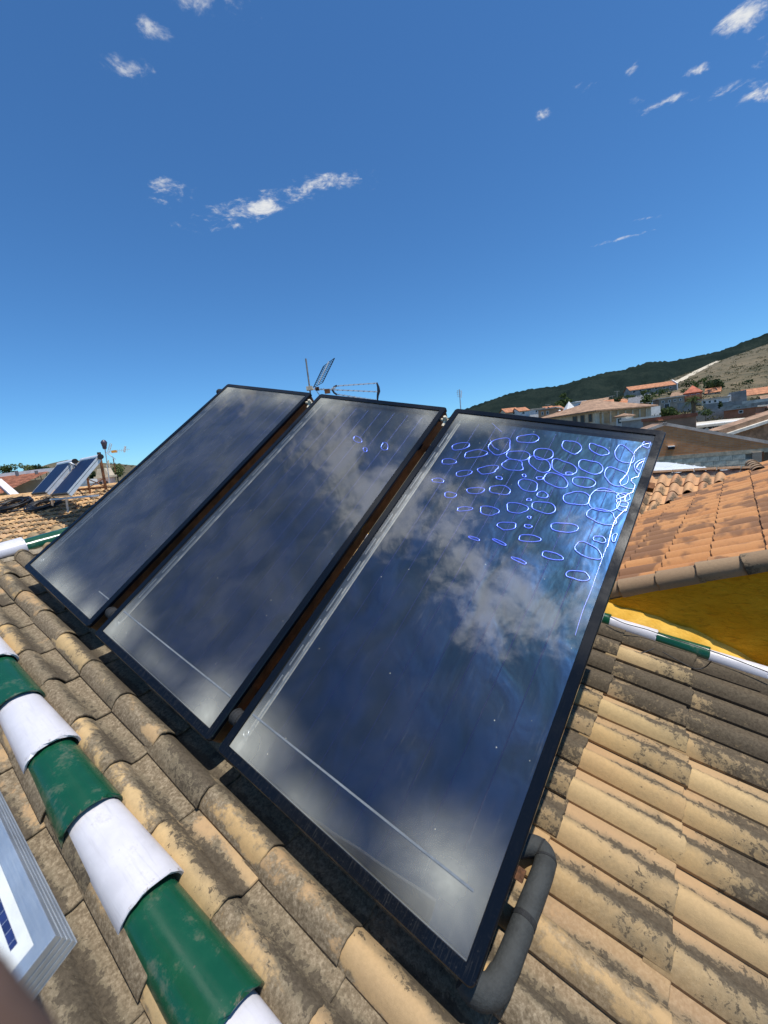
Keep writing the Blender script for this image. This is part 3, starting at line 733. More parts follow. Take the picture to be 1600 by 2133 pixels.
M_ochre = t.done(t.pbr(c, .9, 0, t.bump(hh, .9, .03), .2))
house = thing('house', 'neighbouring house with ochre plastered wall and terracotta barrel tile roof', 'house', frame(C0 + eh*WALL_OFF - Z*CAM_Z, uh, eh, Z))
Hi = house.matrix_basis.inverted()
B = MB(); P = []
for j in range(9):
    f_ = j/8; row = []
    for i in range(41):
        x = -4.2 + 6.4*i/40; zt = (V0.z - .012) + (x+.024)*math.tan(s1)*1.0
        zt = max(zt, CAM_Z-2.6); row.append((x, mnoise.noise(Vector((x*2.5, 0, f_*6)))*.010, zt*f_ + (CAM_Z-4)*(1-f_)))
    P.append(row)
B.quadgrid(P, True); B.box((-1, .16, 2.5), (6.4, .30, 5.0)); B.build('wall', M_ochre, house)
# sunlit mortar fillet where the wall meets the lower roof
ftop = [(-4.2, -1.349+.9*.52), (-1.6, -1.08), (-.9, -1.24), (-.519, -1.349), (-.3, -1.385), (-.08, -1.446), (.12, -1.53), (.318, -1.638), (.8, -1.80), (2.0, -2.14)]
def fz(x):
    for (a, za), (b, zb) in zip(ftop, ftop[1:]):
        if a <= x <= b: return za+(zb-za)*(x-a)/(b-a)
    return ftop[-1][1]
P = []
for j in range(6):
    f_ = j/5; row = []
    for i in range(90):
        x = -4.0 + 5.8*i/89
        rb = Rinv @ (C0 + uh*x + eh*WALL_OFF + Z*-1.6); lo = Hi @ (ROOF @ Vector((rb.x, 3.205 + mnoise.noise(Vector((x*9, 1, 1)))*.012, .062)))
        hi = Vector((lo.x, -.004, CAM_Z + max(fz(x), (lo.z-CAM_Z)+.02) + mnoise.fractal(Vector((x*8, 5, 1)), 1, 2, 3)*.018))
        p = lo.lerp(hi, f_); p.y += mnoise.fractal(Vector((x*11, f_*4, 2)), 1, 2, 3)*.010 - .018*math.sin(math.pi*f_); row.append(p)
    P.append(row)
t = NT('ochre_mortar'); v = t.coord(); n = t.noise(v, 8, 8, .65, .4); g = t.noise(v, 60, 5, .7)
cr = t.n('ShaderNodeTexVoronoi', feature='DISTANCE_TO_EDGE'); t.put(cr.inputs['Vector'], t.map(v, (1, 1, 1))); cr.inputs['Scale'].default_value = 4.
c = t.mix(t.ramp(n, .3, .7), (.66, .36, .045), (.80, .48, .09))
M_fillet = t.done(t.pbr(c, .9, 0, t.bump(t.math('MULTIPLY_ADD', g, .4, n), .7, .015), .2))
MB().quadgrid(P, True).build('mortar_fillet', M_fillet, house)
# roof with barrel tiles running along the wall, and the slope that meets it in a valley
R1 = Hi @ frame(V0, -D1, -e2, n1)
M_terra = tile_material('terracotta_tile', [(.46, .20, .095), (.50, .235, .115), (.42, .18, .09), (.52, .26, .14)], -.15, 0, None, .12)
# soot-like darkening left by firing, soft patches
t = NT('flashed_terracotta'); v = t.coord(); r = t.rand(); off = t.math('MULTIPLY', r, 40.)
wv = t.coord('Object', house)
pt = t.noise(t.map(wv, (1.5, 1., 1.2)), 2.6, 3, .45, .5); fn = t.noise(v, 60, 6, .7, 0, off); md = t.noise(v, 9, 4, .6, .2, off)
base = t.cramp(r, [(0, (.50, .225, .085)), (.5, (.56, .27, .105)), (1, (.52, .245, .10))])
base = t.mix(t.ramp(fn, .4, .7, 0, .25), base, (.30, .15, .085))
dk = t.ramp(t.math('MULTIPLY_ADD', md, .25, pt), .60, .70)
base = t.mix(t.math('MULTIPLY', dk, .72), base, (.15, .085, .055))
M_flash = t.done(t.pbr(base, .8, 0, t.bump(fn, .35, .005), .3))
deck1 = MB().box((0, -2.6, -.05), (3.2, 5.5, .06)).build('roof_deck', M_deck, house, R1)
# shift the deck towards the high side so that it stays behind the valley
deck1.matrix_basis = R1 @ Matrix.Translation((.0, -.30, -.0))
t1 = [tile_mesh('roof_tile', pitch=.235, length=.375, rollw=.155, rollh=.050, th=.012, lift=.020, lap=.015, nroll=8, npan=2, seed=20+s, nx=1) for s in range(5)]
for m in t1: m.materials.append(M_flash)
for c_ in range(-5, 6):
    for k in range(0, 24):
        d_low = .065 - .315*c_; e_ = .06 + .235*k           # lower end of the tile along D, distance from the verge
        if e_ > 3.55 and d_low + .16 < -.9 + (e_-3.74)*.8125: continue
        if d_low > .85 + max(0, (2.5-e_))*.25 or d_low < -1.5: continue
        if e_ > 4.2 and d_low > .62 - (e_-4.2)*.05: continue
        m = R1 @ Matrix.Translation((-d_low-.375+rnd.gauss(0, .003), -(e_+.235), .012+rnd.uniform(0, .003))) @ Matrix.Rotation(rnd.gauss(0, .006), 4, 'Z')
        obj('roof_tile', t1[rnd.randrange(5)], None, house, m)
M_verge = tile_material('verge_tile', [(.30, .20, .12), (.36, .25, .15), (.27, .18, .11)], .45, 0, None, .3)
vt = [cap_mesh('verge_tile', .275, .135, .150, .080, .088, th=.014, n=10, seed=40+s) for s in range(3)]
for m in vt: m.materials.append(M_verge)
for i in range(-9, 5):
    m = R1 @ Matrix.Translation((-.25*i-.02-.25, -.11, .020)) @ Matrix.Rotation(-R(32), 4, 'X') @ Matrix.Rotation(-.035, 4, 'Y') @ Matrix.Rotation(rnd.gauss(0, .012), 4, 'Z')
    obj('verge_tile', vt[i % 3], None, house, m)
# second slope
s2 = R(15.0); b2d = e2*math.cos(s2) + Z*math.sin(s2); Q0 = C0 + Vector((3.819, 6.064, -1.387)); n2 = Uh.cross(b2d).normalized()
if n2.z < 0: n2 = -n2
R2 = Hi @ frame(Q0, -b2d, Uh, n2)
pr = onp(1480, 992, n2, Q0.dot(n2)); b_ridge = (pr-Q0).dot(b2d)
M_warm = tile_material('warm_barrel_tile', [(.55, .27, .13), (.50, .30, .16), (.62, .36, .17), (.40, .24, .15)], .12, 0, None, .25)
t2 = [tile_mesh('roof_tile', pitch=.19, length=.42, rollw=.135, rollh=.062, th=.012, lift=.020, lap=.015, nroll=8, npan=2, seed=30+s, nx=1) for s in range(5)]
for m in t2: m.materials.append(M_warm)
for c_ in range(-4, 12):
    bl = b_ridge - .10 - .36*(c_+1) + .0
    for k in range(-11, 14):
        a_ = .19*k
        if bl < 1.354*a_ - .10 or bl > b_ridge - .3: continue
        m = R2 @ Matrix.Translation((-bl-.42+rnd.gauss(0, .004), a_+rnd.gauss(0, .002), .01+rnd.uniform(0, .004))) @ Matrix.Rotation(rnd.gauss(0, .012), 4, 'Z')
        if bl < -1.4: continue
        obj('roof_tile', t2[rnd.randrange(5)], None, house, m)
MB().face([R2 @ Vector((-b_ridge, -2.2, -.03)), R2 @ Vector((-b_ridge, 1.75, -.03)), R2 @ Vector((1.6, -1.2, -.03)), R2 @ Vector((2.2, -2.2, -.03))]).build('roof_deck', M_deck, house)
vm = rough_strip(-1.4, 2.2, -.10, .10, .06, 3.3, 60, 5, .03)
vd = (Vector((5.797, 6.491, -.956))-Vector((3.819, 6.064, -1.387))).normalized(); vy = Z.cross(vd).normalized()
vm.build('valley_mortar', M_mortar, house, Hi @ frame(Q0, vd, vy, vd.cross(vy)))
rm = rough_strip(-2.3, 2.0, -.12, .10, .13, 9.3, 60, 5, .03); ridge0 = Q0 + b2d*b_ridge
rm.build('ridge_mortar', M_mortar, house, Hi @ frame(ridge0 - Z*.03, Uh, e2, Z))
M_pale = plain((.62, .42, .24), .85, 0, .2, 5., .3, 'paleridge')
for i in range(-7, 6):
    MB().box((0, 0, 0), (.288, .17, .035)).build('ridge_tile', M_pale, house, Hi @ frame(ridge0 + Uh*(.30*i+.03) + Z*(.115+rnd.uniform(-.006, .006)) , Uh, e2, Z) @ Matrix.Rotation(R(-10), 4, 'X'))
# dark hip caps at the far right
hc = [cap_mesh('hip_cap', .26, .15, .18, .075, .085, n=10, seed=60+s) for s in range(2)]
for m in hc: m.materials.append(M_verge)
hA, hB = onp(1566, 972, n1, V0.dot(n1)), onp(1625, 1030, n1, V0.dot(n1))
hx = (hB-hA).normalized(); hy = n1.cross(hx).normalized()
for i in range(9): obj('hip_cap', hc[i % 2], None, house, Hi @ frame(hA + hx*(.17*i) + n1*(.05+.012*(i % 2)), hx, hy, n1))

# cables along the far caps
M_cable = plain((.012, .012, .013), .6, 0, .1, 10., 0, 'cable')
def cable(pts, r, label, smooth=6):
    p = smooth_line([Vector(q) for q in pts], smooth); o0 = p[0].copy()
    o = MB().tube([q-o0 for q in p], r, 6).build('cable', M_cable, None, Matrix.Translation(o0)); return tag(o, label, 'cable', 'thin cables by the ochre wall')
rw = lambda x, y, h: ROOF @ rp(x, y, h)
cable([rw(1268, 1283, .17), rw(1300, 1298, .165), rw(1350, 1312, .16), rw(1400, 1330, .16), rw(1470, 1352, .16), rw(1540, 1377, .16), rw(1610, 1404, .16)], .0035, 'thin black cable lying along the sunlit yellow mortar above the caps')
cable([rw(1300, 1352, .08), rw(1318, 1362, .075), rw(1340, 1359, .08), rw(1362, 1351, .10)], .0035, 'short black cable loop hanging below the white cap tile')
cable([rw(1380, 1358, .09), rw(1420, 1380, .085), rw(1448, 1393, .08), rw(1468, 1390, .10), rw(1482, 1377, .16)], .0035, 'black cable sagging under the green cap tile')

# ================================================================== BUILDINGS
M_glassdark = plain((.018, .02, .026), .25, 0, .3, 3., 0, 'darkglass')
M_whitew = plain((.74, .73, .70), .85, 0, .1, 1.2, .1, 'whitewall')
M_cream2 = plain((.62, .52, .38), .9, 0, .14, 1., .1, 'creamwall')
M_beige = plain((.36, .30, .23), .9, 0, .18, 1., .1, 'beigewall')
M_grey = plain((.30, .29, .27), .9, 0, .18, .8, .1, 'greywall')
M_brickred = plain((.34, .12, .065), .9, 0, .2, 2., .1, 'redwall')
M_rooford = plain((.46, .20, .10), .9, 0, .25, 1.5, .2, 'orangeroof')
M_roofbrown = plain((.34, .21, .13), .9, 0, .25, 1.5, .2, 'brownroof')
M_roofgrey = plain((.16, .16, .17), .8, 0, .2, 1.5, .2, 'greyroof')
M_concrete = plain((.42, .39, .34), .95, 0, .22, 1., .3, 'concrete')
M_stone = plain((.40, .36, .30), .95, 0, .3, .9, .5, 'stone'); M_palestone = plain((.58, .55, .48), .95, 0, .25, .8, .5, 'palestone')
def house_at(name, label, cat, A, Bp, dA, dB, ytopA, deep, wall, roofm=None, rtype='flat', rh=1.2, wins=(), eave=.25, below=2.5, group=None, doors=(), winm=None):
    """A, Bp: frame pixels of the foot of the facade, left and right; ytopA: top of the wall over A"""
    a = at(A[0], A[1], dA); b = at(Bp[0], Bp[1], dB); b.z = a.z
    x = (b-a); w = x.length; x.normalize(); y = Z.cross(x); 
    h = at(A[0], ytopA, dA).z - a.z
    T = thing(name, label, cat, frame(a, x, y, Z), group)
    MB().box((w/2, deep/2, h/2-below/2), (w, deep, h+below)).build('wall', wall, T)
    if rtype == 'flat':
        if roofm: MB().box((w/2, deep/2, h+.12), (w+2*eave, deep+2*eave, .24)).build('roof', roofm, T)
    elif rtype == 'gable_front':     # ridge runs along the facade
        rm_ = MB(); e = eave
        p = [(-e, -e, h-.05), (w+e, -e, h-.05), (w+e, deep/2, h+rh), (-e, deep/2, h+rh)]; q = [(w+e, deep+e, h-.05), (-e, deep+e, h-.05)]
        rm_.face(p); rm_.face([p[3], p[2], q[0], q[1]]); rm_.face([(v_[0], v_[1], v_[2]-.16) for v_ in p[::-1]])
        rm_.face([p[0], (p[0][0], p[0][1], p[0][2]-.16), (p[1][0], p[1][1], p[1][2]-.16), p[1]])
        rm_.build('roof', roofm, T)
        for xx in (.001, w-.001): MB().face([(xx, 0, h), (xx, deep, h), (xx, deep/2, h+rh-.05)]).build('gable', wall, T)
    elif rtype == 'hip':
        rm_ = MB(); e = eave; z = h
        c4 = [(-e, -e, z), (w+e, -e, z), (w+e, deep+e, z), (-e, deep+e, z)]; i_ = min(w, deep)/2
        r1, r2 = (i_, deep/2, z+rh), (max(w-i_, i_+.01), deep/2, z+rh)
        rm_.face([c4[0], c4[1], r2, r1]); rm_.face([c4[1], c4[2], r2]); rm_.face([c4[2], c4[3], r1, r2]); rm_.face([c4[3], c4[0], r1])
        rm_.box((w/2, deep/2, z-.09), (w+2*e, deep+2*e, .16)); rm_.build('roof', roofm, T)
    elif rtype == 'shed':
        rm_ = MB(); e = eave; p = [(-e, -e, h-.05), (w+e, -e, h-.05), (w+e, deep+e, h+rh), (-e, deep+e, h+rh)]
        rm_.face(p); rm_.face([(v_[0], v_[1], v_[2]-.18) for v_ in p[::-1]])
        for i in range(4):
            g0, g1 = p[i], p[(i+1) % 4]; rm_.face([g0, (g0[0], g0[1], g0[2]-.18), (g1[0], g1[1], g1[2]-.18), g1])
        rm_.build('roof', roofm, T)
    for (x0, x1, y0, y1) in wins:
        wd = MB().box(((x0+x1)/2*w, -.02, (y0+y1)/2*h), ((x1-x0)*w+.16, .06, (y1-y0)*h+.16)).build('window', winm or M_whitew, T)
        MB().box(((x0+x1)/2*w, -.055, (y0+y1)/2*h), ((x1-x0)*w, .02, (y1-y0)*h)).build('pane', M_glassdark, wd)
    for (x0, x1, y1) in doors:
        MB().box(((x0+x1)/2*w, -.03, y1*h/2), ((x1-x0)*w, .07, y1*h)).build('door', M_glassdark, T)
    return T, w, h

# --- brick gable building with a block wall
a = at(1180, 975, 19.6); a.z = at(1395, 949, 18.0).z; b = at(1640, 933, 15.85); b.z = a.z
x = (b-a); w = x.length; x.normalize(); y = Z.cross(x)
br = thing('brick_building', 'unplastered brick gable building standing on a grey block wall', 'building', frame(a, x, y, Z)); bi = br.matrix_basis.inverted()
def fx(px, py):      # facade coordinates of a frame pixel
    r = ray(px, py); p = C0 + r*((a-C0).dot(y)/r.dot(y)); return bi @ p
ap, rt = fx(1385, 886), fx(1640, 932); lf = Vector((ap.x-4.5, 0, rt.z))
t = NT('brick_courses'); v = t.coord(); sx = t.sep(v); cmb = t.n('ShaderNodeCombineXYZ'); t.put(cmb.inputs[0], sx[0]); t.put(cmb.inputs[1], sx[2])
bk = t.n('ShaderNodeTexBrick'); t.put(bk.inputs['Vector'], cmb.outputs[0]); bk.inputs['Scale'].default_value = 1.; bk.inputs['Brick Width'].default_value = .26; bk.inputs['Row Height'].default_value = .065
bk.inputs['Mortar Size'].default_value = .008; bk.inputs['Color1'].default_value = (.60, .24, .085, 1); bk.inputs['Color2'].default_value = (.74, .34, .14, 1); bk.inputs['Mortar'].default_value = (.48, .35, .25, 1)
n = t.noise(v, 3, 6, .65, .3); pale = t.ramp(t.noise(t.map(v, (1, 1, 3.5)), 2.6, 3, .5), .66, .70)
c = t.mix(t.ramp(n, .3, .7, 0, .5), bk.outputs['Color'], (.48, .20, .08)); c = t.mix(t.math('MULTIPLY', pale, .5), c, (.55, .36, .22))
M_brick = t.done(t.pbr(c, .95, 0, t.bump(bk.outputs['Fac'], -.4, .01), .2))
MB().prism([(lf.x, lf.z-.02), (lf.x, 0), (rt.x, 0), (rt.x, rt.z), (ap.x, ap.z)][::-1], 0, 6., Matrix(((1, 0, 0, 0), (0, 0, 1, 0), (0, 1, 0, 0), (0, 0, 0, 1)))).build('gable', M_brick, br)
MB().box(((rt.x+lf.x)/2, .07, -.06), (rt.x-lf.x+.1, .16, .16)).build('concrete_ledge', plain((.56, .46, .32), .95, 0, .2, 4., .3, 'ledge'), br)
xe = fx(1566, 960).x
MB().box(((xe+lf.x)/2, .20, -1.6), (xe-lf.x, .2, 2.9)).build('block_backing', M_concrete, br)
M_block = plain((.70, .62, .47), .95, 0, .22, 6., .4, 'block')
blk = MB().box((0, 0, 0), (.395, .1, .195)).mesh('block'); blk.materials.append(M_block)
x0 = fx(1385, 950).x - 1.0; nrow = 9
for j in range(nrow):
    xx = x0 - (.2 if j % 2 else 0)
    while xx + .4 < xe + .05:
        obj('block', blk, None, br, Matrix.Translation((xx+.2, .052+rnd.uniform(-.006, .006), -.245-.205*j))); xx += .405
MB().box((xe+.14, .02, -1.2), (.28, .2, 2.2)).build('corner_pier', M_beige, br)
MB().box((xe+.33, .06, -1.2), (.06, .14, 2.2)).build('door_post', M_rust, br)
MB().box((xe+1.3, 1.2, -1.2), (1.9, .1, 2.4)).build('back_wall', M_beige, br)
for q in (.75, 1.2, 1.75): MB().box((xe+q, .9, -1.3), (.08, .08, 2.2)).build('post', M_grey, br)
th_ = .16
for p, q in ((ap, rt), (lf, ap)):
    d = (q-p); l = d.length; d.normalize(); nn = Vector((0, -1, 0)).cross(d) if False else d.cross(Vector((0, 1, 0)))
    nn = Vector((-d.z, 0, d.x))
    Mx = frame(p, d, Vector((0, 1, 0)), nn)
    MB().box((l/2, 3.08, .05), (l+.2, 6.1, .10)).build('roof', M_roofbrown, br, Mx)
    MB().box((l/2, -.000, .06), (l+.2, .05, .12)).build('verge_mortar', plain((.74, .58, .46), .9, 0, .15, 3., .2, 'pinkmortar'), br, Mx)
# dark bracket beside the collector corner
th = thing('wall_lamp', 'small dark lamp with a white top fixed to the brick gable', 'lamp', br.matrix_basis @ Matrix.Translation(fx(1398, 933)))
MB().box((0, -.10, 0), (.22, .2, .10)).build('housing', M_rubber, th); MB().box((0, -.10, .07), (.24, .22, .03)).build('hood', M_whitew, th)
# white sheet metal roof in front of it
c4 = [at(1340, 962, 12.6), at(1392, 963, 12.2), at(1540, 983, 9.6), at(1385, 1000, 9.2), at(1300, 1003, 9.4)]
o = thing('metal_roof', 'pale sheet metal lean-to roof in front of the block wall', 'roof', Matrix.Translation(c4[0]))
M_sheet = plain((.66, .68, .68), .5, .1, .08, 2., 0, 'sheet')
MB().face([p-c4[0] for p in c4][::-1]).face([p-c4[0]-Z*.05 for p in c4]).build('sheet', M_sheet, o)
for i in range(1, 7):
    f_ = i/7; p, q = c4[0].lerp(c4[1].lerp(c4[2], f_), 1), c4[4].lerp(c4[3], f_)
    MB().tube([c4[1].lerp(c4[2], f_)-c4[0], q-c4[0]], .02, 6).build('rib', M_sheet, o)

# --- houses of the town on the slope
house_at('terracotta_building', 'flat terracotta brown building behind the brick gable', 'building', (1340, 902), (1450, 894), 33, 31, 879, 6, plain((.36, .20, .12), .9, 0, .15, 1., .1, 'tc'), M_brickred, 'flat', eave=.1, below=4)
T = thing('chimney_pot', 'round clay chimney pot on the terracotta building', 'chimney', Matrix.Translation(at(1375, 881, 32.5)))
MB().tube([(0, 0, -.6), (0, 0, .15)], .30, 14).build('pot', M_roofbrown, T); MB().tube([(-.02, -.32, -.1), (.0, -.30, -.1)], .16, 12).build('opening', M_glassdark, T)
MB().box((0, 0, .2), (.75, .75, .1)).build('slab', M_rooford, T)
T, w, h = house_at('garage_building', 'long low white garage building with graffiti and a pale slab roof', 'building', (1450, 912), (1700, 884), 36, 36, 886, 10, M_whitew, plain((.60, .54, .44), .9, 0, .12, .6, .2, 'slab'), 'shed', rh=.10, eave=.3, below=4)
xs = lambda f_: f_*w
MB().box((w*.335, -.03, h*.42), (w*.125, .08, h*.75)).build('garage_door', plain((.02, .025, .05), .4, 0, .3, 2., 0, 'navy'), T)
MB().box((w*.205, -.03, h*.42), (w*.095, .06, h*.62)).build('panel', plain((.55, .58, .62), .6, 0, .08, 2., 0, 'pgrey'), T)
M_paint = plain((.03, .03, .04), .7, 0, .1, 5., 0, 'spray')
for q, (x0_, z0_, pts) in enumerate([(.055, .62, [(0, 0), (.35, .25), (.7, .1), (.9, .35), (1.2, .2)]), (.09, .60, [(0, .3), (.3, .0), (.5, .4), (.9, .3)]), (.125, .62, [(0, .1), (.3, .4), (.4, .0), (.7, .3), (.95, .35)])]):
    MB().tube([(w*x0_+px_, -.03, h*z0_+pz_*.8) for px_, pz_ in pts], .06, 6).build('graffiti_stroke', M_paint, T)
MB().box((w*.145, -.03, h*.45), (.10, .06, h*.7)).build('graffiti_stroke', M_paint, T)
MB().box((w*.46, -.03, h*.6), (w*.04, .06, h*.5)).build('window', M_glassdark, T)
q0 = at(1498, 912, 25.); T = thing('tiled_shed', 'tiled shed with pale sloping verge rising beside the garage building', 'building', Matrix.Translation(q0))
qq = [at(x_, y_, 25.)-q0 for x_, y_ in ((1498, 914), (1640, 868), (1640, 960), (1498, 960))]
gb = MB(); gb.face([p for p in qq][::-1]); gb.face([p+Vector((0, 3, 0)) for p in qq]); [gb.face([qq[i], qq[(i+1) % 4], qq[(i+1) % 4]+Vector((0, 3, 0)), qq[i]+Vector((0, 3, 0))]) for i in range(4)]; gb.build('gable', plain((.50, .24, .12), .9, 0, .25, 3., .3, 'shedbrick'), T)
dq = (qq[1]-qq[0]); 
for off_, th2, mt, nm_ in ((.12, .16, M_palestone, 'verge'), (.34, .30, M_roofbrown, 'tile_edge')):
    MB().bar(qq[0]+Vector((0, .6 if nm_ == 'tile_edge' else -.1, off_)), qq[1]+Vector((0, .6 if nm_ == 'tile_edge' else -.1, off_)), 1.2 if nm_ == 'tile_edge' else .25, th2, (0, 0, 1)).build(nm_, mt, T)
house_at('concrete_hut', 'grey concrete hut with a flat roof below the palm tree', 'building', (1296, 892), (1372, 884), 52, 50, 878, 6, M_grey, plain((.6, .57, .5), .9, 0, .1, 1, 0, 'pslab'), 'flat', wins=[(.72, .85, .1, .6)], below=4)
T, w, h = house_at('apartment_house', 'wide cream house with brown hipped roof left of the white hut', 'house', (1130, 902), (1240, 884), 66, 58, 872, 13, M_cream2, M_roofbrown, 'hip', rh=1.8, eave=.7, wins=[(.62, .69, .35, .8), (.76, .82, .35, .8), (.90, .95, .35, .8)], below=6, winm=M_roofbrown)
MB().box((w+.05, 6.5, h*.5), (.1, 11, h*.6)).build('side_facade', plain((.55, .36, .18), .9, 0, .15, 1., .1, 'side'), T)
for i in range(7): MB().box((w+.14, 1.4+i*1.7, h*.5), (.1, .35, h*.7)).build('pilaster', M_cream2, T)
T.rotation_euler
for i, (px, py) in enumerate([(1166, 861), (1192, 858), (1205, 855), (1217, 853), (1228, 854)]):
    q = thing('chimney', ['squat white chimney at the low end of the brown hipped roof', 'white chimney second along the brown hipped roof', 'white chimney in the middle of the brown hipped roof', 'white chimney fourth along the brown hipped roof', 'white chimney nearest the end of the brown hipped roof'][i], 'chimney', Matrix.Translation(at(px, py, 66)), 'chimneys of the brown hipped roof')
    MB().box((0, 0, -.3), (.55, .55, 1.0)).build('stack', M_cream2, q); MB().box((0, 0, .28), (.75, .75, .14)).build('cap', M_rooford, q); MB().tube([(0, 0, .35), (0, 0, .55)], [.22, .05], 8).build('cowl', M_whitew, q)
T, w, h = house_at('white_hut', 'small white hut with tiled cap at the end of the cream house', 'hut', (1284, 886), (1304, 884), 57, 56, 868, 2, M_whitew, M_roofbrown, 'hip', rh=.35, eave=.25, wins=[(.2, .55, .2, .75)], below=3)
rowA = [
 ('row_house', 'small orange roofed house at the left end of the town', (1055, 866), (1082, 864), 108, 108, 859, 6, M_cream2, M_rooford, 'gable_front', 1.2, [(.5, .65, .3, .7)]),
 ('row_house', 'white gabled house beside the leftmost orange roof', (1083, 866), (1102, 864), 104, 104, 856, 6, M_whitew, M_rooford, 'gable_front', 1.0, [(.3, .5, .3, .7)]),
 ('row_house', 'low white flat roofed house in front of the pine ridge', (1104, 862), (1134, 859), 120, 120, 854, 6, M_whitew, M_concrete, 'flat', 1., [(.4, .5, .3, .7)]),
 ('row_house', 'salmon house with stepped parapet left of the white pyramid', (1122, 870), (1158, 864), 95, 93, 855, 7, plain((.50, .27, .15), .9, 0, .12, 1., .1, 'salmon'), M_concrete, 'flat', 1., [(.5, .58, .3, .7), (.2, .28, .3, .7)]),
 ('row_house', 'white cube house right of the white pyramid', (1200, 850), (1220, 847), 128, 128, 838, 6, M_whitew, M_whitew, 'flat', 1., [(.3, .45, .3, .6)]),
 ('row_house', 'brown roofed house right of the white cube house', (1208, 857), (1262, 850), 122, 118, 848, 9, M_cream2, M_roofbrown, 'gable_front', 1.8, [(.75, .82, .2, .7)]),
 ('row_house', 'cream gabled house with wide orange brown roof', (1240, 862), (1278, 856), 112, 110, 848, 9, M_cream2, M_rooford, 'gable_front', 1.6, [(.8, .9, .3, .7)]),
 ('row_house', 'white house with bright orange roof beside the grey arched house', (1277, 860), (1310, 855), 106, 104, 848, 7, M_whitew, plain((.55, .20, .08), .85, 0, .15, 1., .1, 'bright'), 'gable_front', 1.2, [(.35, .5, .25, .75), (.7, .8, .25, .75)]),
 ('arched_house', 'grey house with two arched doorways', (1309, 859), (1345, 854), 98, 96, 843, 8, M_grey, M_roofgrey, 'gable_front', 1.7, []),
 ('row_house', 'long beige house with four small windows and a garage', (1373, 853), (1426, 848), 97, 95, 832, 8, M_beige, M_concrete, 'flat', 1., [(.12, .2, .62, .78), (.38, .45, .62, .78), (.6, .66, .62, .78), (.82, .88, .62, .78), (.22, .40, .05, .45)]),
 ('long_house', 'long grey hillside building with red tiled roof and white gable end', (1313, 822), (1409, 819), 152, 148, 813, 8, M_grey, M_rooford, 'gable_front', 1.6, [(.05, .12, .3, .75), (.20, .25, .4, .8), (.36, .46, .4, .8), (.54, .60, .4, .8), (.72, .76, .4, .8), (.86, .90, .2, .6)]),
 ('red_house', 'tall red brick house with red hipped roof and balcony', (1426, 836), (1462, 833), 108, 106, 820, 8, M_brickred, plain((.42, .13, .07), .9, 0, .2, 1., .1, 'redroof'), 'hip', 2.0, [(.08, .3, .45, .75), (.4, .6, .45, .75), (.7, .85, .45, .75)]),
 ('white_house', 'long low white house with small dark windows', (1462, 843), (1518, 838), 98, 96, 834, 7, M_whitew, M_concrete, 'flat', 1., [(.05, .14, .2, .7), (.26, .34, .2, .7), (.46, .54, .2, .7)]),
 ('row_house', 'tiny cream house with orange roof before the dark ridge', (1140, 860), (1158, 857), 125, 125, 853, 6, M_cream2, M_rooford, 'gable_front', 1.1, [(.4, .6, .3, .7)]),
 ('row_house', 'small brick red house between the salmon house and the pyramid', (1156, 862), (1176, 859), 105, 105, 853, 6, M_brickred, M_rooford, 'gable_front', 1.0, [(.3, .5, .3, .7)]),
 ('row_house', 'low white house with brown roof behind the hipped roof', (1222, 846), (1246, 842), 140, 140, 840, 6, M_whitew, M_roofbrown, 'gable_front', 1.1, [(.2, .35, .3, .7), (.6, .75, .3, .7)]),
 ('row_house', 'small cream house above the bright orange roof', (1290, 846), (1312, 842), 128, 128, 838, 6, M_cream2, M_rooford, 'gable_front', 1.1, [(.3, .5, .3, .7)]),
 ('row_house', 'white flat house between the grey arched house and the beige house', (1348, 846), (1372, 842), 112, 112, 836, 6, M_whitew, M_concrete, 'flat', 1., [(.2, .35, .3, .7), (.6, .75, .3, .7)]),
 ('row_house', 'small brown roofed house left of the tall red house', (1398, 834), (1424, 830), 120, 118, 826, 6, M_cream2, M_roofbrown, 'gable_front', 1.2, [(.3, .5, .3, .7)]),
 ('row_house', 'cream house with orange roof above the long white house', (1470, 828), (1500, 823), 116, 114, 819, 6, M_cream2, M_rooford, 'gable_front', 1.3, [(.2, .35, .3, .7), (.6, .75, .3, .7)]),
 ('row_house', 'small white house with brown roof right of the red annex', (1590, 846), (1640, 840), 84, 82, 836, 6, M_whitew, M_roofbrown, 'gable_front', 1.2, [(.2, .3, .3, .7)]),
 ('row_house', 'orange tiled house at the right edge of the hillside', (1553, 832), (1620, 824), 103, 100, 824, 8, M_beige, M_rooford, 'gable_front', 1.6, [(.3, .36, .3, .7)]),
 ('red_annex', 'low red brown annex above the garage building', (1508, 868), (1574, 860), 66, 63, 856, 7, plain((.42, .17, .09), .9, 0, .15, 1., .1, 'annex'), M_concrete, 'flat', 1., [(.5, .6, .35, .7)]),
 ('row_house', 'beige house on the terrace right of the red annex', (1575, 864), (1640, 856), 68, 64, 852, 7, M_beige, M_roofbrown, 'shed', 1.0, []),
 ('white_house', 'white walled house low on the hill crest at the frame edge', (1578, 789), (1640, 781), 215, 210, 783, 8, M_whitew, M_concrete, 'flat', 1., [(.2, .26, .3, .7)]),
]
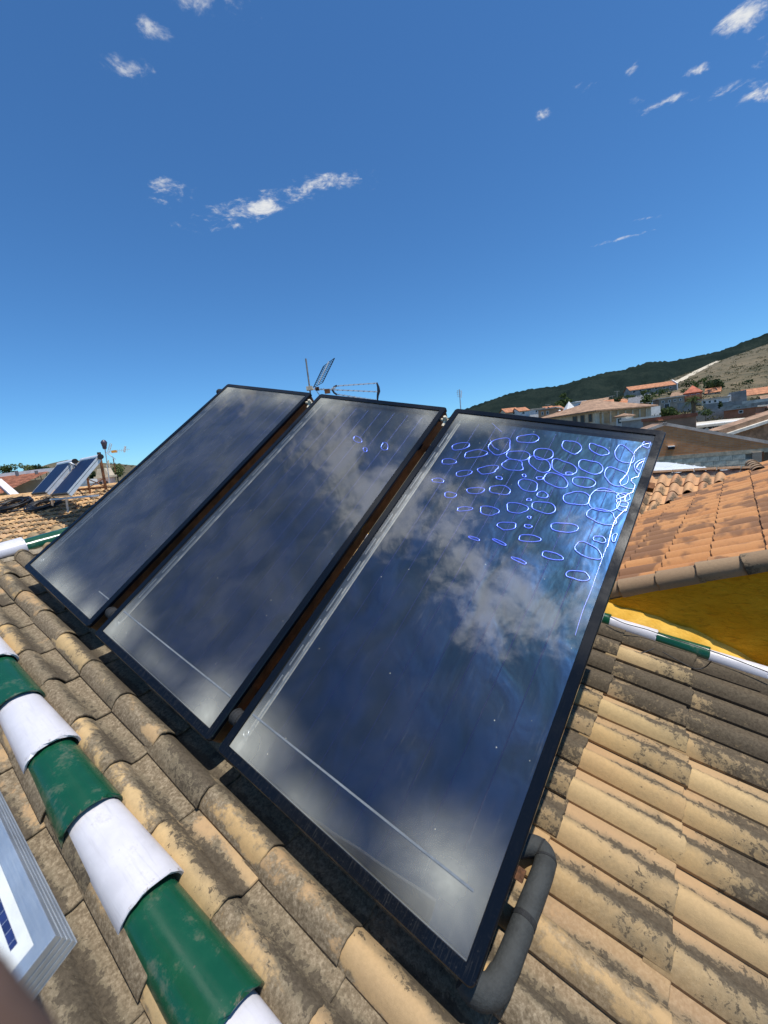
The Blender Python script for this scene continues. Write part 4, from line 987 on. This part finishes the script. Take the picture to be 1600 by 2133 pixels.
for nm, lab, A, Bp, dA, dB, yt, dp, wm, rm_, rt_, rh_, wn in rowA:
    T, w, h = house_at(nm, lab, 'house', A, Bp, dA, dB, yt, dp, wm, rm_, rt_, rh_, wn)
    if nm == 'arched_house':
        for x0_, x1_ in ((.12, .30), (.55, .85)):
            poly = [(w*x0_, 0), (w*x1_, 0)] + [(w*(x0_+x1_)/2+w*(x1_-x0_)/2*math.cos(a_), h*.45+w*(x1_-x0_)/2*math.sin(a_)) for a_ in [math.pi*i/8 for i in range(9)]]
            MB().prism(poly, -.05, .05, Matrix(((1, 0, 0, 0), (0, 0, 1, 0), (0, 1, 0, 0), (0, 0, 0, 1)))).build('arched_door', M_glassdark, T)
    if nm == 'long_house':
        MB().prism([(-.5, -2), (8.5, -2), (8.5, h+.3), (4, h+2.0), (-.5, h+.3)], -.15, .15, frame(Vector((w+.2, 0, 0)), Vector((0, 1, 0)), Z, Vector((1, 0, 0)))).build('white_gable', M_whitew, T)
    if nm == 'red_house':
        MB().box((w*.5, -.6, h*.36), (w*.95, 1.2, .15)).build('balcony', M_brickred, T); MB().box((w*.5, -1.15, h*.47), (w*.95, .06, .7)).build('balustrade', M_rooford, T)
    if nm == 'white_house' and 'long' in lab:
        MB().box((w+.2, .3, h*.6), (.5, .6, h*1.8)).build('end_pier', M_whitew, T)
# white pyramid
p0 = at(1186, 856, 100); T = thing('white_pyramid', 'slender white pyramid roof of a tower', 'spire', Matrix.Translation(p0))
hp = at(1185, 836, 100).z-p0.z; MB().face([(-1.25, -1.25, 0), (1.25, -1.25, 0), (0, 0, hp)]).face([(1.25, -1.25, 0), (1.25, 1.25, 0), (0, 0, hp)]).face([(1.25, 1.25, 0), (-1.25, 1.25, 0), (0, 0, hp)]).face([(-1.25, 1.25, 0), (-1.25, -1.25, 0), (0, 0, hp)]).build('pyramid', M_whitew, T)
MB().box((0, 0, -1.5), (2.2, 2.2, 3)).build('tower', M_cream2, T)
# retaining walls, as single walls on the terraces
def wall_at(label, A, Bp, dA, dB, ytop, mat, name='retaining_wall', th_=.5, below=2.):
    a = at(A[0], A[1], dA); b = at(Bp[0], Bp[1], dB); h = at(A[0], ytop, dA).z-a.z
    x = b-a; l = x.length; x.normalize(); y = Z.cross(x).normalized(); z = x.cross(y)
    o = MB().box((l/2, th_/2, h/2-below/2), (l, th_, h+below)).build(name, mat, None, frame(a, x, y, z)); return tag(o, label, 'wall', 'terrace walls of the hillside')
wall_at('grey terrace wall between the beige house and the palm', (1411, 860), (1446, 856), 90, 88, 840, M_grey)
wall_at('grey terrace wall right of the long white house', (1520, 842), (1556, 836), 97, 95, 818, M_grey)
wall_at('long grey wall above the garage roof', (1440, 872), (1510, 866), 70, 68, 857, M_grey)
wall_at('pale stone terrace wall below the orange house', (1545, 847), (1640, 836), 82, 78, 836, M_palestone)
wall_at('pale broken stone wall above the red annex', (1500, 858), (1600, 846), 74, 70, 848, M_stone)
wall_at('long grey wall under the white house', (1465, 857), (1545, 850), 86, 82, 842, M_grey)
wall_at('white garden wall in front of the beige house', (1352, 858), (1376, 855), 90, 90, 848, M_whitew)
wall_at('bright white retaining wall line on the brown hill', (1488, 786), (1541, 772), 235, 240, 784, M_whitew, below=.5)
wall_at('rust coloured bank wall below the white hill line', (1466, 797), (1520, 785), 220, 225, 790, M_rooford, below=1.)
wall_at('low whitish wall below the long hillside building', (1325, 829), (1356, 824), 130, 130, 825, M_palestone, below=1.)
# pale dirt path climbing the hill
P = []
for (px, py, d) in ((1404, 809, 190), (1422, 802, 205), (1440, 792, 225), (1455, 783, 245), (1470, 773, 270), (1485, 764, 300), (1497, 759, 330)):
    p = at(px, py, d); p.z = max(p.z, terrain(p.x, p.y)+.2); P.append([p+Vector((-2.2, 0, .3)), p+Vector((2.2, 0, .3))])
tag(MB().quadgrid(P, True, flip=True).build('path', plain((.55, .48, .36), .95, 0, .15, .2, 0, 'path')), 'pale dirt track climbing the brown hill', 'path', kind='structure')

# ================================================================== TREES AND BUSHES
def leaf_mat(name, c1, c2):
    t = NT(name); v = t.coord(); n = t.noise(v, 1.3, 4, .6); r = t.n('ShaderNodeNewGeometry').outputs['Random Per Island']
    c = t.mix(t.math('MULTIPLY_ADD', r, .6, t.math('MULTIPLY', n, .4)), c1, c2)
    df = t.pbr(c, .7, 0, None, .2); tl = t.n('ShaderNodeBsdfTranslucent'); t.put(tl.inputs[0], c); ms = t.n('ShaderNodeMixShader'); ms.inputs[0].default_value = .25
    t.t.links.new(df, ms.inputs[1]); t.t.links.new(tl.outputs[0], ms.inputs[2]); return t.done(ms.outputs[0])
M_leafd = leaf_mat('dark_leaf', (.018, .035, .012), (.055, .085, .030)); M_leafm = leaf_mat('mid_leaf', (.035, .060, .016), (.10, .14, .045)); M_leafl = leaf_mat('light_leaf', (.10, .13, .04), (.24, .27, .11))
M_bark = plain((.13, .09, .06), .95, 0, .3, 4., .6, 'bark')
def crown(B, c, rx, ry, rz, n, s, rr_):
    lobes = [(Vector((rr_.gauss(0, .42)*rx, rr_.gauss(0, .42)*ry, rr_.gauss(0, .36)*rz)), rr_.uniform(.38, .62)) for _ in range(9)]
    for _ in range(n):
        lo, lr = lobes[rr_.randrange(9)]; d = Vector((rr_.gauss(0, 1), rr_.gauss(0, 1), rr_.gauss(0, 1))).normalized()*lr*rr_.uniform(.55, 1.06)
        p = Vector(c) + lo + Vector((d.x*rx, d.y*ry, d.z*rz))
        a_ = Vector((rr_.gauss(0, 1), rr_.gauss(0, 1), rr_.gauss(0, 1))).normalized(); b_ = a_.cross(Vector((rr_.gauss(0, 1), rr_.gauss(0, 1), rr_.gauss(0, 1)))).normalized(); q = s*rr_.uniform(.6, 1.4)
        B.face([p-a_*q-b_*q*.5, p+a_*q*.1-b_*q*.7, p+a_*q+b_*q*.3, p-a_*q*.2+b_*q*.7])
def tree(name, label, cat, px, py, d, hpx, wpx, mat, trunk=.35, n=420, group=None, seed=0, ground=True):
    """px, py: foot of the plant in the frame; hpx, wpx its height and width in frame pixels"""
    rr_ = random.Random(seed*13+5); p = at(px, py, d); k = d/FPX*1.02; h = hpx*k; wd = wpx*k/2
    T = thing(name, label, cat, Matrix.Translation(p), group)
    ch = h*(1-trunk)
    MB().tube([(0, 0, -1.2), (0, 0, h*trunk*.6), (wd*.08, 0, h*trunk), (wd*.05, 0, h*.75)], [h*.045, h*.038, h*.03, h*.012], 7).build('trunk', M_bark, T)
    for i in range(4):
        a_ = i*1.7+seed; MB().tube([(0, 0, h*trunk*.8), (math.cos(a_)*wd*.5, math.sin(a_)*wd*.5, h*trunk+ch*.45)], [h*.022, h*.008], 5).build('limb', M_bark, T)
    B = MB(); crown(B, (0, 0, h*trunk+ch*.5), wd, wd, ch*.52, n, max(wd, ch*.5)*.13, rr_); B.build('crown', mat, T); return T
tree('pine_tree', 'round bright green pine beside the white pyramid', 'tree', 1176, 858, 112, 32, 32, M_leafm, .3, 600, None, 1)
tree('broadleaf_tree', 'slim leafy tree in front of the grey arched house', 'tree', 1347, 862, 88, 40, 30, M_leafm, .35, 420, None, 2)
tree('broadleaf_tree', 'dark tree on the slope above the tall red house', 'tree', 1490, 822, 118, 30, 40, M_leafd, .2, 500, None, 3)
tree('broadleaf_tree', 'bright green leafy shrub tree below the beige house', 'tree', 1387, 878, 60, 24, 38, M_leafm, .15, 520, None, 4)
tree('cypress', 'narrow dark cypress beside the long grey wall', 'tree', 1501, 858, 76, 22, 8, M_leafd, .1, 240, None, 5)
tree('broadleaf_tree', 'dark bush between the bright orange roof and the grey house', 'tree', 1302, 862, 94, 20, 18, M_leafd, .2, 260, None, 6)
tree('broadleaf_tree', 'dark green tree on the far side of the brown roofed house', 'tree', 1276, 846, 130, 14, 34, M_leafd, .2, 260, None, 7)
for i, (px, py, d, hh_, ww) in enumerate([(1430, 808, 150, 14, 20), (1455, 806, 150, 14, 26), (1475, 802, 160, 14, 26), (1512, 797, 170, 15, 26), (1540, 792, 180, 16, 28), (1560, 790, 185, 12, 24), (1575, 800, 150, 12, 30), (1597, 806, 140, 12, 28),
        (1540, 812, 125, 14, 30), (1520, 806, 140, 12, 24), (1378, 822, 135, 10, 20), (1398, 826, 128, 9, 18), (1360, 828, 125, 9, 18), (1345, 822, 138, 8, 20), (1330, 836, 110, 9, 20), (1290, 838, 140, 8, 24), (1310, 832, 140, 8, 18), (1425, 822, 120, 10, 18),
        (1570, 822, 118, 10, 26), (1470, 866, 68, 12, 26), (1420, 874, 62, 9, 24), (1545, 858, 72, 10, 16), (1450, 812, 135, 10, 22), (1495, 790, 190, 9, 18), (1590, 787, 205, 9, 20)]):
    tree('bush', 'round dark green bush on the dry hillside', 'bush', px, py, d, hh_*1.15, ww, (M_leafd, M_leafm, M_leafd)[i % 3], .08, 200, 'bushes on the hillside', 20+i)
# palm
p = at(1445, 874, 55); T = thing('palm_tree', 'palm tree with drooping fronds above the garage roof', 'palm', Matrix.Translation(p)); k = 55/FPX; ht = 38*k
MB().tube([(0, 0, -1), (.03, 0, ht*.5), (-.02, 0, ht)], [.26, .22, .27], 10).build('trunk', M_bark, T)
fm = MB(); rr_ = random.Random(5)
for i in range(40):
    az_ = i*2.4; el = rr_.uniform(-.35, 1.35); l = 1.55*rr_.uniform(.85, 1.1); pts = []
    for j in range(7):
        f_ = j/6; r_ = l*f_*math.cos(el)*(1-.12*f_); z_ = l*f_*math.sin(el)-.85*f_*f_*l*.75
        pts.append(Vector((math.cos(az_)*r_, math.sin(az_)*r_, ht+z_)))
    sd = Vector((-math.sin(az_), math.cos(az_), 0))
    for j in range(6):
        for s_ in (-1, 1):
            for q in (.25, .75):
                b_ = pts[j].lerp(pts[j+1], q); dd = (pts[j+1]-pts[j]).normalized(); tip = b_ + sd*s_*.26*(1-.5*j/6) + dd*.16 - Z*.10
                fm.face([b_-dd*.02, b_+dd*.035, tip])
fm.build('fronds', M_leafm, T)
# scrub and rough growth between the houses
sb = MB(); rr_ = random.Random(77)
for i in range(2600):
    px = rr_.uniform(1020, 1640); d = rr_.choice([rr_.uniform(55, 100), rr_.uniform(100, 170), rr_.uniform(150, 340)]); x_ = ray(px, 850).x/ray(px, 850).y*d
    if mnoise.noise(Vector((x_*.05, d*.03, 7))) + rr_.uniform(-.35, .35) < -.02: continue
    g_ = Vector((x_, d, terrain(x_, d))); s_ = rr_.uniform(.25, .9)*(1 if d < 150 else 1.4)
    for j in range(22):
        p_ = g_ + Vector((rr_.gauss(0, .55), rr_.gauss(0, .55), abs(rr_.gauss(.25, .3))))*s_*1.3
        a_ = Vector((rr_.gauss(0, 1), rr_.gauss(0, 1), rr_.gauss(0, 1))).normalized()*s_*.20; b_ = a_.cross(Vector((rr_.gauss(0, 1), rr_.gauss(0, 1), rr_.gauss(0, 1)))).normalized()*s_*.17
        sb.face([p_-a_-b_*.6, p_+a_*.2-b_, p_+a_+b_*.4, p_-a_*.3+b_])
tag(sb.build('scrub', leaf_mat('scrub_leaf', (.030, .038, .016), (.12, .115, .055))), 'low dry scrub scattered over the hillside', 'scrub', kind='stuff')
# poles on the slope
for i, (px, y0, y1, d) in enumerate([(1142, 856, 842, 125), (1268, 842, 826, 150), (1276, 840, 824, 152), (1286, 838, 814, 155), (1351, 856, 838, 85)]):
    a = at(px, y0, d); h = at(px, y1, d).z-a.z
    T = thing('utility_pole', ['thin utility pole left of the white pyramid', 'shortest of three poles by the pine slope', 'middle of three poles by the pine slope', 'tallest of three poles by the pine slope', 'pale lamp pole before the grey arched house'][i], 'pole', Matrix.Translation(a), 'poles of the town')
    MB().tube([(0, 0, -1), (0, 0, h)], d*.0008, 6).build('shaft', M_grey, T); MB().box((0, 0, h*.95), (d*.012, .1, .1)).build('crossarm', M_grey, T)
#==SECTION==
# ================================================================== LEFT: ROOFS BEYOND THE RIDGE
zr, zb = CAM_Z-.10, CAM_Z-1.41; yr, yb = 16.3, 12.0
s3 = math.atan2(zr-zb, yr-yb); x3 = Vector((0, -math.cos(s3), -math.sin(s3))); y3 = Vector((1, 0, 0)); n3 = x3.cross(y3)
if n3.z < 0: y3 = -y3; n3 = x3.cross(y3)
o3 = Vector((-11.5, yr, zr))
yh = thing('house', 'neighbouring house with a sunny yellow tiled roof carrying two hose coils', 'house', frame(o3, x3, y3, n3)); Yi = yh.matrix_basis.inverted()
M_yel = tile_material('yellow_tile', [(.60, .37, .17), (.55, .33, .16), (.66, .42, .20), (.52, .33, .19)], -.1, 0, None, .15)
ty = [tile_mesh('roof_tile', pitch=.19, length=.44, rollw=.155, rollh=.060, th=.012, lift=.052, lap=.015, nroll=8, npan=1, seed=80+s, nx=1) for s in range(4)]
for m in ty: m.materials.append(M_yel)
ls = (yr-yb)/math.cos(s3)
for c_ in range(12):
    for k in range(-30, 30):
        m = Matrix.Translation((.375*c_-.0, .19*k, .0)); p = yh.matrix_basis @ (m @ Vector((.3, .1, .03))); q = proj(p)
        if q[0] < -45: continue
        if (q[0]-47)*(797-1178) - (q[1]-1178)*(478-47) < -431*75: continue
        obj('roof_tile', ty[rnd.randrange(4)], None, yh, m @ Matrix.Rotation(rnd.gauss(0, .01), 4, 'Z'))
MB().box((ls/2+.05, 0, -.10), (ls+.2, 12, .16)).build('roof_deck', M_deck, yh)
rc = [cap_mesh('ridge_tile', .5, .20, .23, .085, .095, n=8, seed=90+s) for s in range(2)]
for m in rc: m.materials.append(M_yel)
for i in range(-8, 8): obj('ridge_tile', rc[i % 2], None, yh, Yi @ Matrix.Translation(o3 + Vector((.44*i, .02, .02))))
MB().box((0, 0, 0), (12, 9.0, 8.)).build('house_wall', M_cream2, yh, Yi @ Matrix.Translation((o3.x, yr+2.0, 4.2)))
# black hose coils lying on it
M_hose = plain((.012, .012, .014), .45, 0, .2, 10., .1, 'hose')
for (px, py, rad, lab, sd) in ((30, 1058, .58, 'large coil of black hose nearest the frame edge', 1), (93, 1056, .50, 'flatter coil of black hose below the small collectors', 2)):
    c = onp(px, py, n3, o3.dot(n3)+.07); rr_ = random.Random(sd); pts = []
    for i in range(13*22):
        a_ = 2*math.pi*i/22; r_ = rad*(.55+.45*(.5+.5*math.sin(i/22*2.1)))*rr_.uniform(.97, 1.03); hh_ = .03+.16*abs(math.sin(i/22*1.3))*(1 if sd == 1 else .6)
        pts.append(Vector((math.cos(a_)*r_*1.0, math.sin(a_)*r_+.05*math.sin(i*.05), hh_)))
    o = MB().tube(pts, .022, 6).build('hose_coil', M_hose, None, frame(c, x3, y3, n3)); tag(o, lab, 'hose', 'hose coils on the yellow roof')
hl = [at(25, 1065, 14.0), at(50, 1062, 14.3), at(75, 1050, 14.6), at(92, 1040, 14.9), at(110, 1034, 15.1)]
o = MB().tube([p-hl[0] for p in smooth_line(hl)], .02, 6).build('hose', M_hose, None, Matrix.Translation(hl[0])); tag(o, 'loose black hose running from the coils up to the collectors', 'hose')

# two small collectors on stands
M_navy = None
t = NT('small_collector_face'); v = t.coord(); n = t.noise(v, 3, 4, .6)
M_navy = t.done(t.pbr(t.mix(n, (.008, .018, .05), (.018, .036, .09)), .5, 0, None, .06))
M_alw = plain((.78, .78, .78), .4, .3, .06, 5., 0, 'alw')
for idx, (TL, TR, BRq, BLq, dts, lab) in enumerate([((118, 971), (153, 965), (97, 1028), (67, 1029), (0, 0, 0, 14.0), 'small blue collector on the far side, tank cover on top'),
        ((168, 962), (206, 955), (138, 1031), (108, 1031), (0, 0, 0, 13.2), 'small blue collector nearest, on a brown lattice stand')]):
    blq = at(*BLq, dts[3]); hd_, ti_, wx, ly = R(-37), R(45), 1.38, (1.22, 1.36)[idx]
    x = Vector((math.cos(hd_), math.sin(hd_), 0)); yv = Vector((-math.sin(hd_)*math.cos(ti_), math.cos(hd_)*math.cos(ti_), math.sin(ti_))); z = x.cross(yv)
    T = thing('small_collector', lab, 'solar collector', frame(blq, x, yv, z), 'small collectors on the yellow roof'); Ti = T.matrix_basis.inverted()
    MB().box((wx/2, ly/2, .010), (wx-.03, ly-.02, .03)).build('face', M_navy, T)
    MB().box((wx/2, ly/2, -.08), (wx, ly, .09)).build('casing', M_alw, T)
    for xx in (.008, wx-.008): MB().box((xx, ly/2, .004), (.016, ly, .05)).build('side_rail', M_alw, T)
    hd = [(-.04, ly+.06, -.02), (wx+.04, ly+.06, -.02)]
    MB().tube(hd, .075, 14).build('header_cover', M_alw, T)
    MB().tube([(wx+.04, ly+.06, -.02), (wx+.10, ly+.06, -.02)], .08, 14).build('header_end', M_rubber, T)
    MB().box((wx/2, .0, .0), (wx, .05, .06)).build('foot_rail', M_rubber, T)
    if idx == 1:
        L_ = lambda p: Ti @ p
        for nm_, p, q, r_, mt in [('post', at(207, 943, 15.3), at(221, 1020, 15.3), .045, M_rust), ('post', at(181, 990, 14.9), at(188, 1028, 14.9), .035, M_rust), ('beam', at(150, 1021, 14.6), at(221, 1014, 15.3), .035, M_rust),
                ('brace', at(183, 998, 14.9), at(219, 1013, 15.3), .018, M_rust), ('brace', at(187, 1014, 14.9), at(214, 998, 15.3), .018, M_rust), ('base_rail', at(104, 1041, 13.2), at(206, 1032, 14.4), .035, M_galv), ('leg', at(138, 1038, 13.4), at(142, 1067, 13.5), .035, M_alw), ('leg', at(108, 1040, 13.2), at(110, 1052, 13.6), .03, M_alw), ('vent', at(206, 942, 15.3), at(207, 950, 15.3), .06, M_rubber)]:
            MB().bar(L_(p), L_(q), r_*1.6).build(nm_, mt, T)
    else:
        L_ = lambda p: Ti @ p
        for nm_, p, q in [('post', at(134, 988, 15.6), at(137, 1022, 15.6)), ('post', at(150, 968, 16.), at(156, 1020, 16.))]: MB().bar(L_(p), L_(q), .06).build(nm_, M_rust, T)
        MB().tube([L_(at(153, 967, 16.)), L_(at(160, 965, 15.6)), L_(at(168, 966, 15.))], .025, 8).build('link_pipe', M_galv, T)
        MB().tube([Vector((wx+.06+.12*math.cos(a_*.42), ly-.08, -.05+.12*math.sin(a_*.42))) for a_ in range(15)], .03, 8, closed=True).build('pipe_loop', M_galv, T)

# dark red roof beyond with white bands
dA = 29.; p0 = at(-60, 1000, dA); zt = at(0, 994, 32.).z
mh = thing('house', 'house with a dark red tiled roof edged by white bands', 'house', Matrix.Translation((-28., 32., zt))); P = []
rows = 16; colsn = 150
for j in range(rows*2+1):
    f_ = (j//2)/rows + (.0 if j % 2 == 0 else 1/rows*.98); row = []
    if j == rows*2: f_ = 1.
    for i in range(colsn*4+1):
        xx = -13 + 16.5*i/(colsn*4)
        row.append((xx, -6.2*f_, -1.75*f_ + .05*abs(math.sin(math.pi*i/4)) + (.035 if j % 2 else 0)))
    P.append(row)
M_maroon = plain((.30, .115, .065), .9, 0, .3, 2.5, .2, 'maroon')
o = MB().quadgrid(P, False, flip=False).build('tile_field', M_maroon, mh); o['kind'] = 'stuff'
MB().box((-4.75, .1, .10), (16.9, .5, .30)).build('ridge_band', M_whitew, mh)
M_pinkw = plain((.72, .66, .64), .85, 0, .1, 2., 0, 'pinkwhite')
hip0, hip1 = at(-4, 1003, 30.5), at(33, 1036, 26.2)
MB().bar(hip0 - mh.location + Z*.1, hip1 - mh.location + Z*.1, .42, .16).build('hip_band', M_pinkw, mh)
hip0, hip1 = at(168, 1000, 27.5), at(190, 1016, 26.0); MB().bar(hip0 - mh.location, hip1 - mh.location, .42, .2).build('hip_band', M_pinkw, mh)
MB().box((-4.8, 2., -4.), (16.2, 4., 7.)).build('house_wall', M_whitew, mh)
for px in (36, 77):
    q = at(px, 989, 31.5); MB().tube([q-mh.location-Z*.2, q-mh.location+Z*.3], .10, 8).build('vent', M_roofgrey, mh)
# white block with little arched chimney
house_at('white_block', 'low white flat roofed block behind the lattice stand', 'building', (186, 1022), (240, 1014), 24, 25, 1007, 4, M_whitew, M_whitew, 'flat', eave=.05)
p0 = at(224, 1012, 23.); T = thing('chimney', 'pinkish masonry chimney with arched openings and a stone cap', 'chimney', Matrix.Translation(p0))
M_pk = plain((.62, .46, .40), .9, 0, .15, 3., .2, 'pk')
MB().box((0, 0, -.1), (.62, .5, 1.1)).build('stack', M_pk, T); MB().box((0, 0, .50), (.82, .7, .10)).build('cap', M_cream2, T); MB().prism([(-.36, .55), (.36, .55), (.2, .95), (-.2, .95)], -.25, .25, Matrix(((1, 0, 0, 0), (0, 0, 1, 0), (0, 1, 0, 0), (0, 0, 0, 1)))).build('hood', M_cream2, T)
for sx_ in (-.16, .14):
    poly = [(sx_-.09, -.15), (sx_+.09, -.15)] + [(sx_+.09*math.cos(a_), .18+.09*math.sin(a_)) for a_ in [math.pi*i/6 for i in range(7)]]
    MB().prism(poly, -.27, -.2, Matrix(((1, 0, 0, 0), (0, 0, 1, 0), (0, 1, 0, 0), (0, 0, 0, 1)))).build('opening', M_glassdark, T)
# mast with cowl and antenna, left
def lp(T, pts): return [T.matrix_basis.inverted() @ p for p in pts]
b0 = at(230, 1016, 20.); T = thing('antenna_mast', 'antenna mast with a dark finial, white grid and orange dipole box', 'antenna', Matrix.Translation(b0)); q = lambda x, y, d=20.: T.matrix_basis.inverted() @ at(x, y, d)
MB().tube([Vector((0, 0, 0)), q(219, 936)], .022, 8).build('mast', M_galv, T)
c0 = q(218.5, 936); ax = (c0 - Vector((0, 0, 0))).normalized(); pf = [(0, .05), (.06, .09), (.10, .085), (.16, .10), (.27, .12), (.30, .14), (.315, .13), (.33, .13), (.40, .09), (.44, .03)]
MB().tube([c0+ax*a_ for a_, r_ in pf], [r_ for a_, r_ in pf], 14).build('cowl', plain((.07, .06, .09), .4, .2, .2, 6., 0, 'cowl'), T)
g0, g1, g2, g3 = q(224, 942), q(229, 924), q(233, 925), q(228, 943)
for i in range(7):
    f_ = i/6; MB().bar(g0.lerp(g1, f_), g3.lerp(g2, f_), .02).build('grid_rod', M_alw, T)
MB().bar(g0, g1, .02).build('grid_side', M_alw, T); MB().bar(g3, g2, .02).build('grid_side', M_alw, T)
MB().box(tuple(q(238, 940.5)), (.20, .12, .11)).build('dipole_box', plain((.75, .32, .04), .5, 0, .1, 5., 0, 'orangebox'), T)
MB().bar(q(222, 942), q(270, 936), .015).build('boom', M_alw, T)
for i in range(6): MB().bar(q(245+i*4, 936-i*.5), q(245+i*4, 943-i*.5), .008).build('director', M_alw, T)
MB().bar(q(261, 929.5), q(259, 942), .06).build('end_director', M_alw, T)
MB().bar(q(222, 943), q(241, 957), .03).build('arm', M_alw, T); MB().bar(q(236, 955), q(241, 986), .03).build('second_post', M_rust, T)
MB().bar(q(226, 958), q(222, 972), .03).build('bracket', M_cream, T); MB().bar(q(226, 960), q(229, 975), .03).build('bracket', M_cream, T)
# trees at the left horizon and below
for i, (px, py, d, hh_, ww, mt, lab) in enumerate([(15, 990, 70, 20, 26, M_leafm, 'round tree at the left edge of the horizon'), (58, 988, 75, 19, 20, M_leafl, 'pale green tree second along the left horizon'), (71, 988, 78, 16, 12, M_leafd, 'small dark tree beside the pale green one'), (84, 988, 90, 16, 9, M_leafd, 'thin dark tree on the left horizon'),
        (97, 988, 100, 12, 18, M_leafd, 'low grey green tree before the small collectors'), (196, 1012, 32, 24, 22, M_leafd, 'dark conical tree framed by the lattice stand'), (246, 1000, 30, 26, 24, M_leafl, 'leafy green tree beside the far collector edge'), (240, 992, 60, 10, 12, M_leafd, 'dark round bush beside the masonry chimney')]):
    tree('tree', lab, 'tree', px, py, d, hh_*1.25, ww, mt, .15, 700, 'trees left of the collectors', 60+i)
for i, (px, py, d) in enumerate([(232, 970, 330), (240, 969, 330), (250, 969, 325), (262, 970, 320), (275, 971, 315), (246, 977, 250), (258, 979, 240)]):
    g_ = at(px, py, d); py = proj((g_.x, g_.y, terrain(g_.x, g_.y)))[1]+.6
    tree('tree', 'tiny dark tree on the far terraced field', 'tree', px, py, d, 5, 8, M_leafd, .1, 70, 'far trees on the terraced field', 90+i)
# stepped fields on the far left hill
M_field = plain((.34, .27, .16), .95, 0, .2, .05, 0, 'field')

# ================================================================== ANTENNA BEHIND THE COLLECTORS
b0 = at(652, 860, 5.4); b0.z -= 1.4
T = thing('television_antenna', 'television antenna with grid reflector and three ticked booms above the collectors', 'antenna', Matrix.Translation(b0)); q = lambda x, y, d=5.4: T.matrix_basis.inverted() @ at(x, y, d)
MB().tube([Vector((0, 0, 0)), q(646, 815), q(637, 747)], .010, 10).build('mast', plain((.36, .31, .26), .5, .6, .2, 20., .1, 'mastm'), T)
M_dark = plain((.02, .022, .035), .5, 0, .15, 20., 0, 'darkpl')
cn = {'bl': (653, 807, 5.35), 'tl': (674, 763, 5.35), 'tr': (697, 746, 5.15), 'br': (672, 797, 5.15)}
g = {k_: q(*v_) for k_, v_ in cn.items()}
MB().bar(g['bl'], g['tl'], .009).build('reflector_side', M_dark, T); MB().bar(g['br'], g['tr'], .009).build('reflector_side', M_dark, T)
MB().bar(g['tl'], g['tr'], .006).build('reflector_side', M_dark, T); MB().bar(g['bl'], g['br'], .006).build('reflector_side', M_dark, T)
for i in range(1, 10):
    f_ = i/10; MB().bar(g['bl'].lerp(g['tl'], f_), g['br'].lerp(g['tr'], f_), .005).build('reflector_rod', M_dark, T)
MB().bar(q(663, 800, 5.25), q(685, 753, 5.25), .014).build('reflector_spine', M_alw, T)
MB().bar(q(640, 810), q(700, 812), .016).build('boom', M_alw, T)
MB().box(tuple(q(645, 809)), (.075, .06, .045)).build('clamp', M_cream, T); MB().box(tuple(q(661, 810)), (.045, .05, .04)).build('clamp', M_rust, T)
MB().box(tuple(q(682, 815)), (.065, .05, .05)).build('dipole_box', M_rust, T)
MB().bar(q(674, 809), q(679, 818), .012).build('dipole', M_dark, T); MB().bar(q(660, 815), q(668, 826), .012).build('strut', M_alw, T)
hub = q(696, 809)
MB().tube([q(692, 813), q(696, 806), q(702, 803)], .012, 8).build('yoke', M_dark, T); MB().tube([q(692, 811), q(696, 818), q(702, 822)], .012, 8).build('yoke', M_dark, T)
MB().bar(q(690, 811), q(699, 806), .022).build('yoke_block', M_alw, T)
for (s_, e_) in (((700, 804), (785, 798)), ((698, 812), (786, 816)), ((700, 821), (786, 834))):
    MB().bar(q(*s_), q(*e_), .013).build('director_boom', M_alw, T)
    for i in range(8):
        f_ = (i+.5)/8; x_, y_ = s_[0]+(e_[0]-s_[0])*f_, s_[1]+(e_[1]-s_[1])*f_
        MB().bar(q(x_-1.6, y_+1.4, 5.34), q(x_+1.6, y_-1.4, 5.44), .0045).build('director', M_dark, T)
MB().tube([q(785, 797), q(788, 806), q(789, 815), q(787, 824), q(786, 838)], [.009, .016, .020, .014, .008], 8).build('end_plate', M_dark, T)
# thin far mast
b0 = at(959, 870, 24.); T = thing('far_antenna_mast', 'thin distant antenna mast between the collectors and the ridge', 'antenna', Matrix.Translation(b0)); q = lambda x, y, d=24.: T.matrix_basis.inverted() @ at(x, y, d)
MB().tube([Vector((0, 0, -3)), q(957, 811)], .03, 8).build('mast', M_galv, T)
for y_, w_ in ((814, 5), (818, 6), (822, 5), (826, 4)): MB().bar(q(957-w_, y_), q(957+w_, y_+1), .02).build('element', M_galv, T)
MB().bar(q(961, 813), q(961, 828), .03).build('panel', M_alw, T); MB().bar(q(953, 813), q(953, 824), .015).build('rod', M_galv, T)

# ================================================================== FINGER AT THE LENS
def camp(x, y, d): return C0 + CW @ Vector(((x-800)/FPX*d, (y-1066.5)/FPX*d, d))
ax_pts = [(-240, 2030, .047), (-205, 2105, .0465), (-167, 2170, .046), (-125, 2235, .046), (-60, 2325, .047), (35, 2440, .050), (185, 2620, .056)]
rad = [.0045, .0074, .0079, .0080, .0084, .0086, .0094]
base = camp(*ax_pts[-1]); T = thing('person', 'blurred fingertip of the photographer at the corner of the lens', 'person', Matrix.Translation(base))
pts = [camp(*p)-base for p in ax_pts]
tip = pts[0] + (pts[0]-pts[1]).normalized()*.0035
t = NT('skin'); v = t.coord(); n = t.noise(v, 300, 5, .6)
M_skin = t.done(t.pbr(t.mix(n, (.105, .062, .045), (.155, .095, .068)), .5, 0, t.bump(n, .2, .0004)))
sp = smooth_line([tip]+pts, 4); rs = []
rr0 = [.0012]+rad
for i in range(len(rr0)-1): rs += [rr0[i]+(rr0[i+1]-rr0[i])*j/4 for j in range(4)]
rs.append(rr0[-1])
MB().tube(sp, rs, 20).build('finger', M_skin, T)
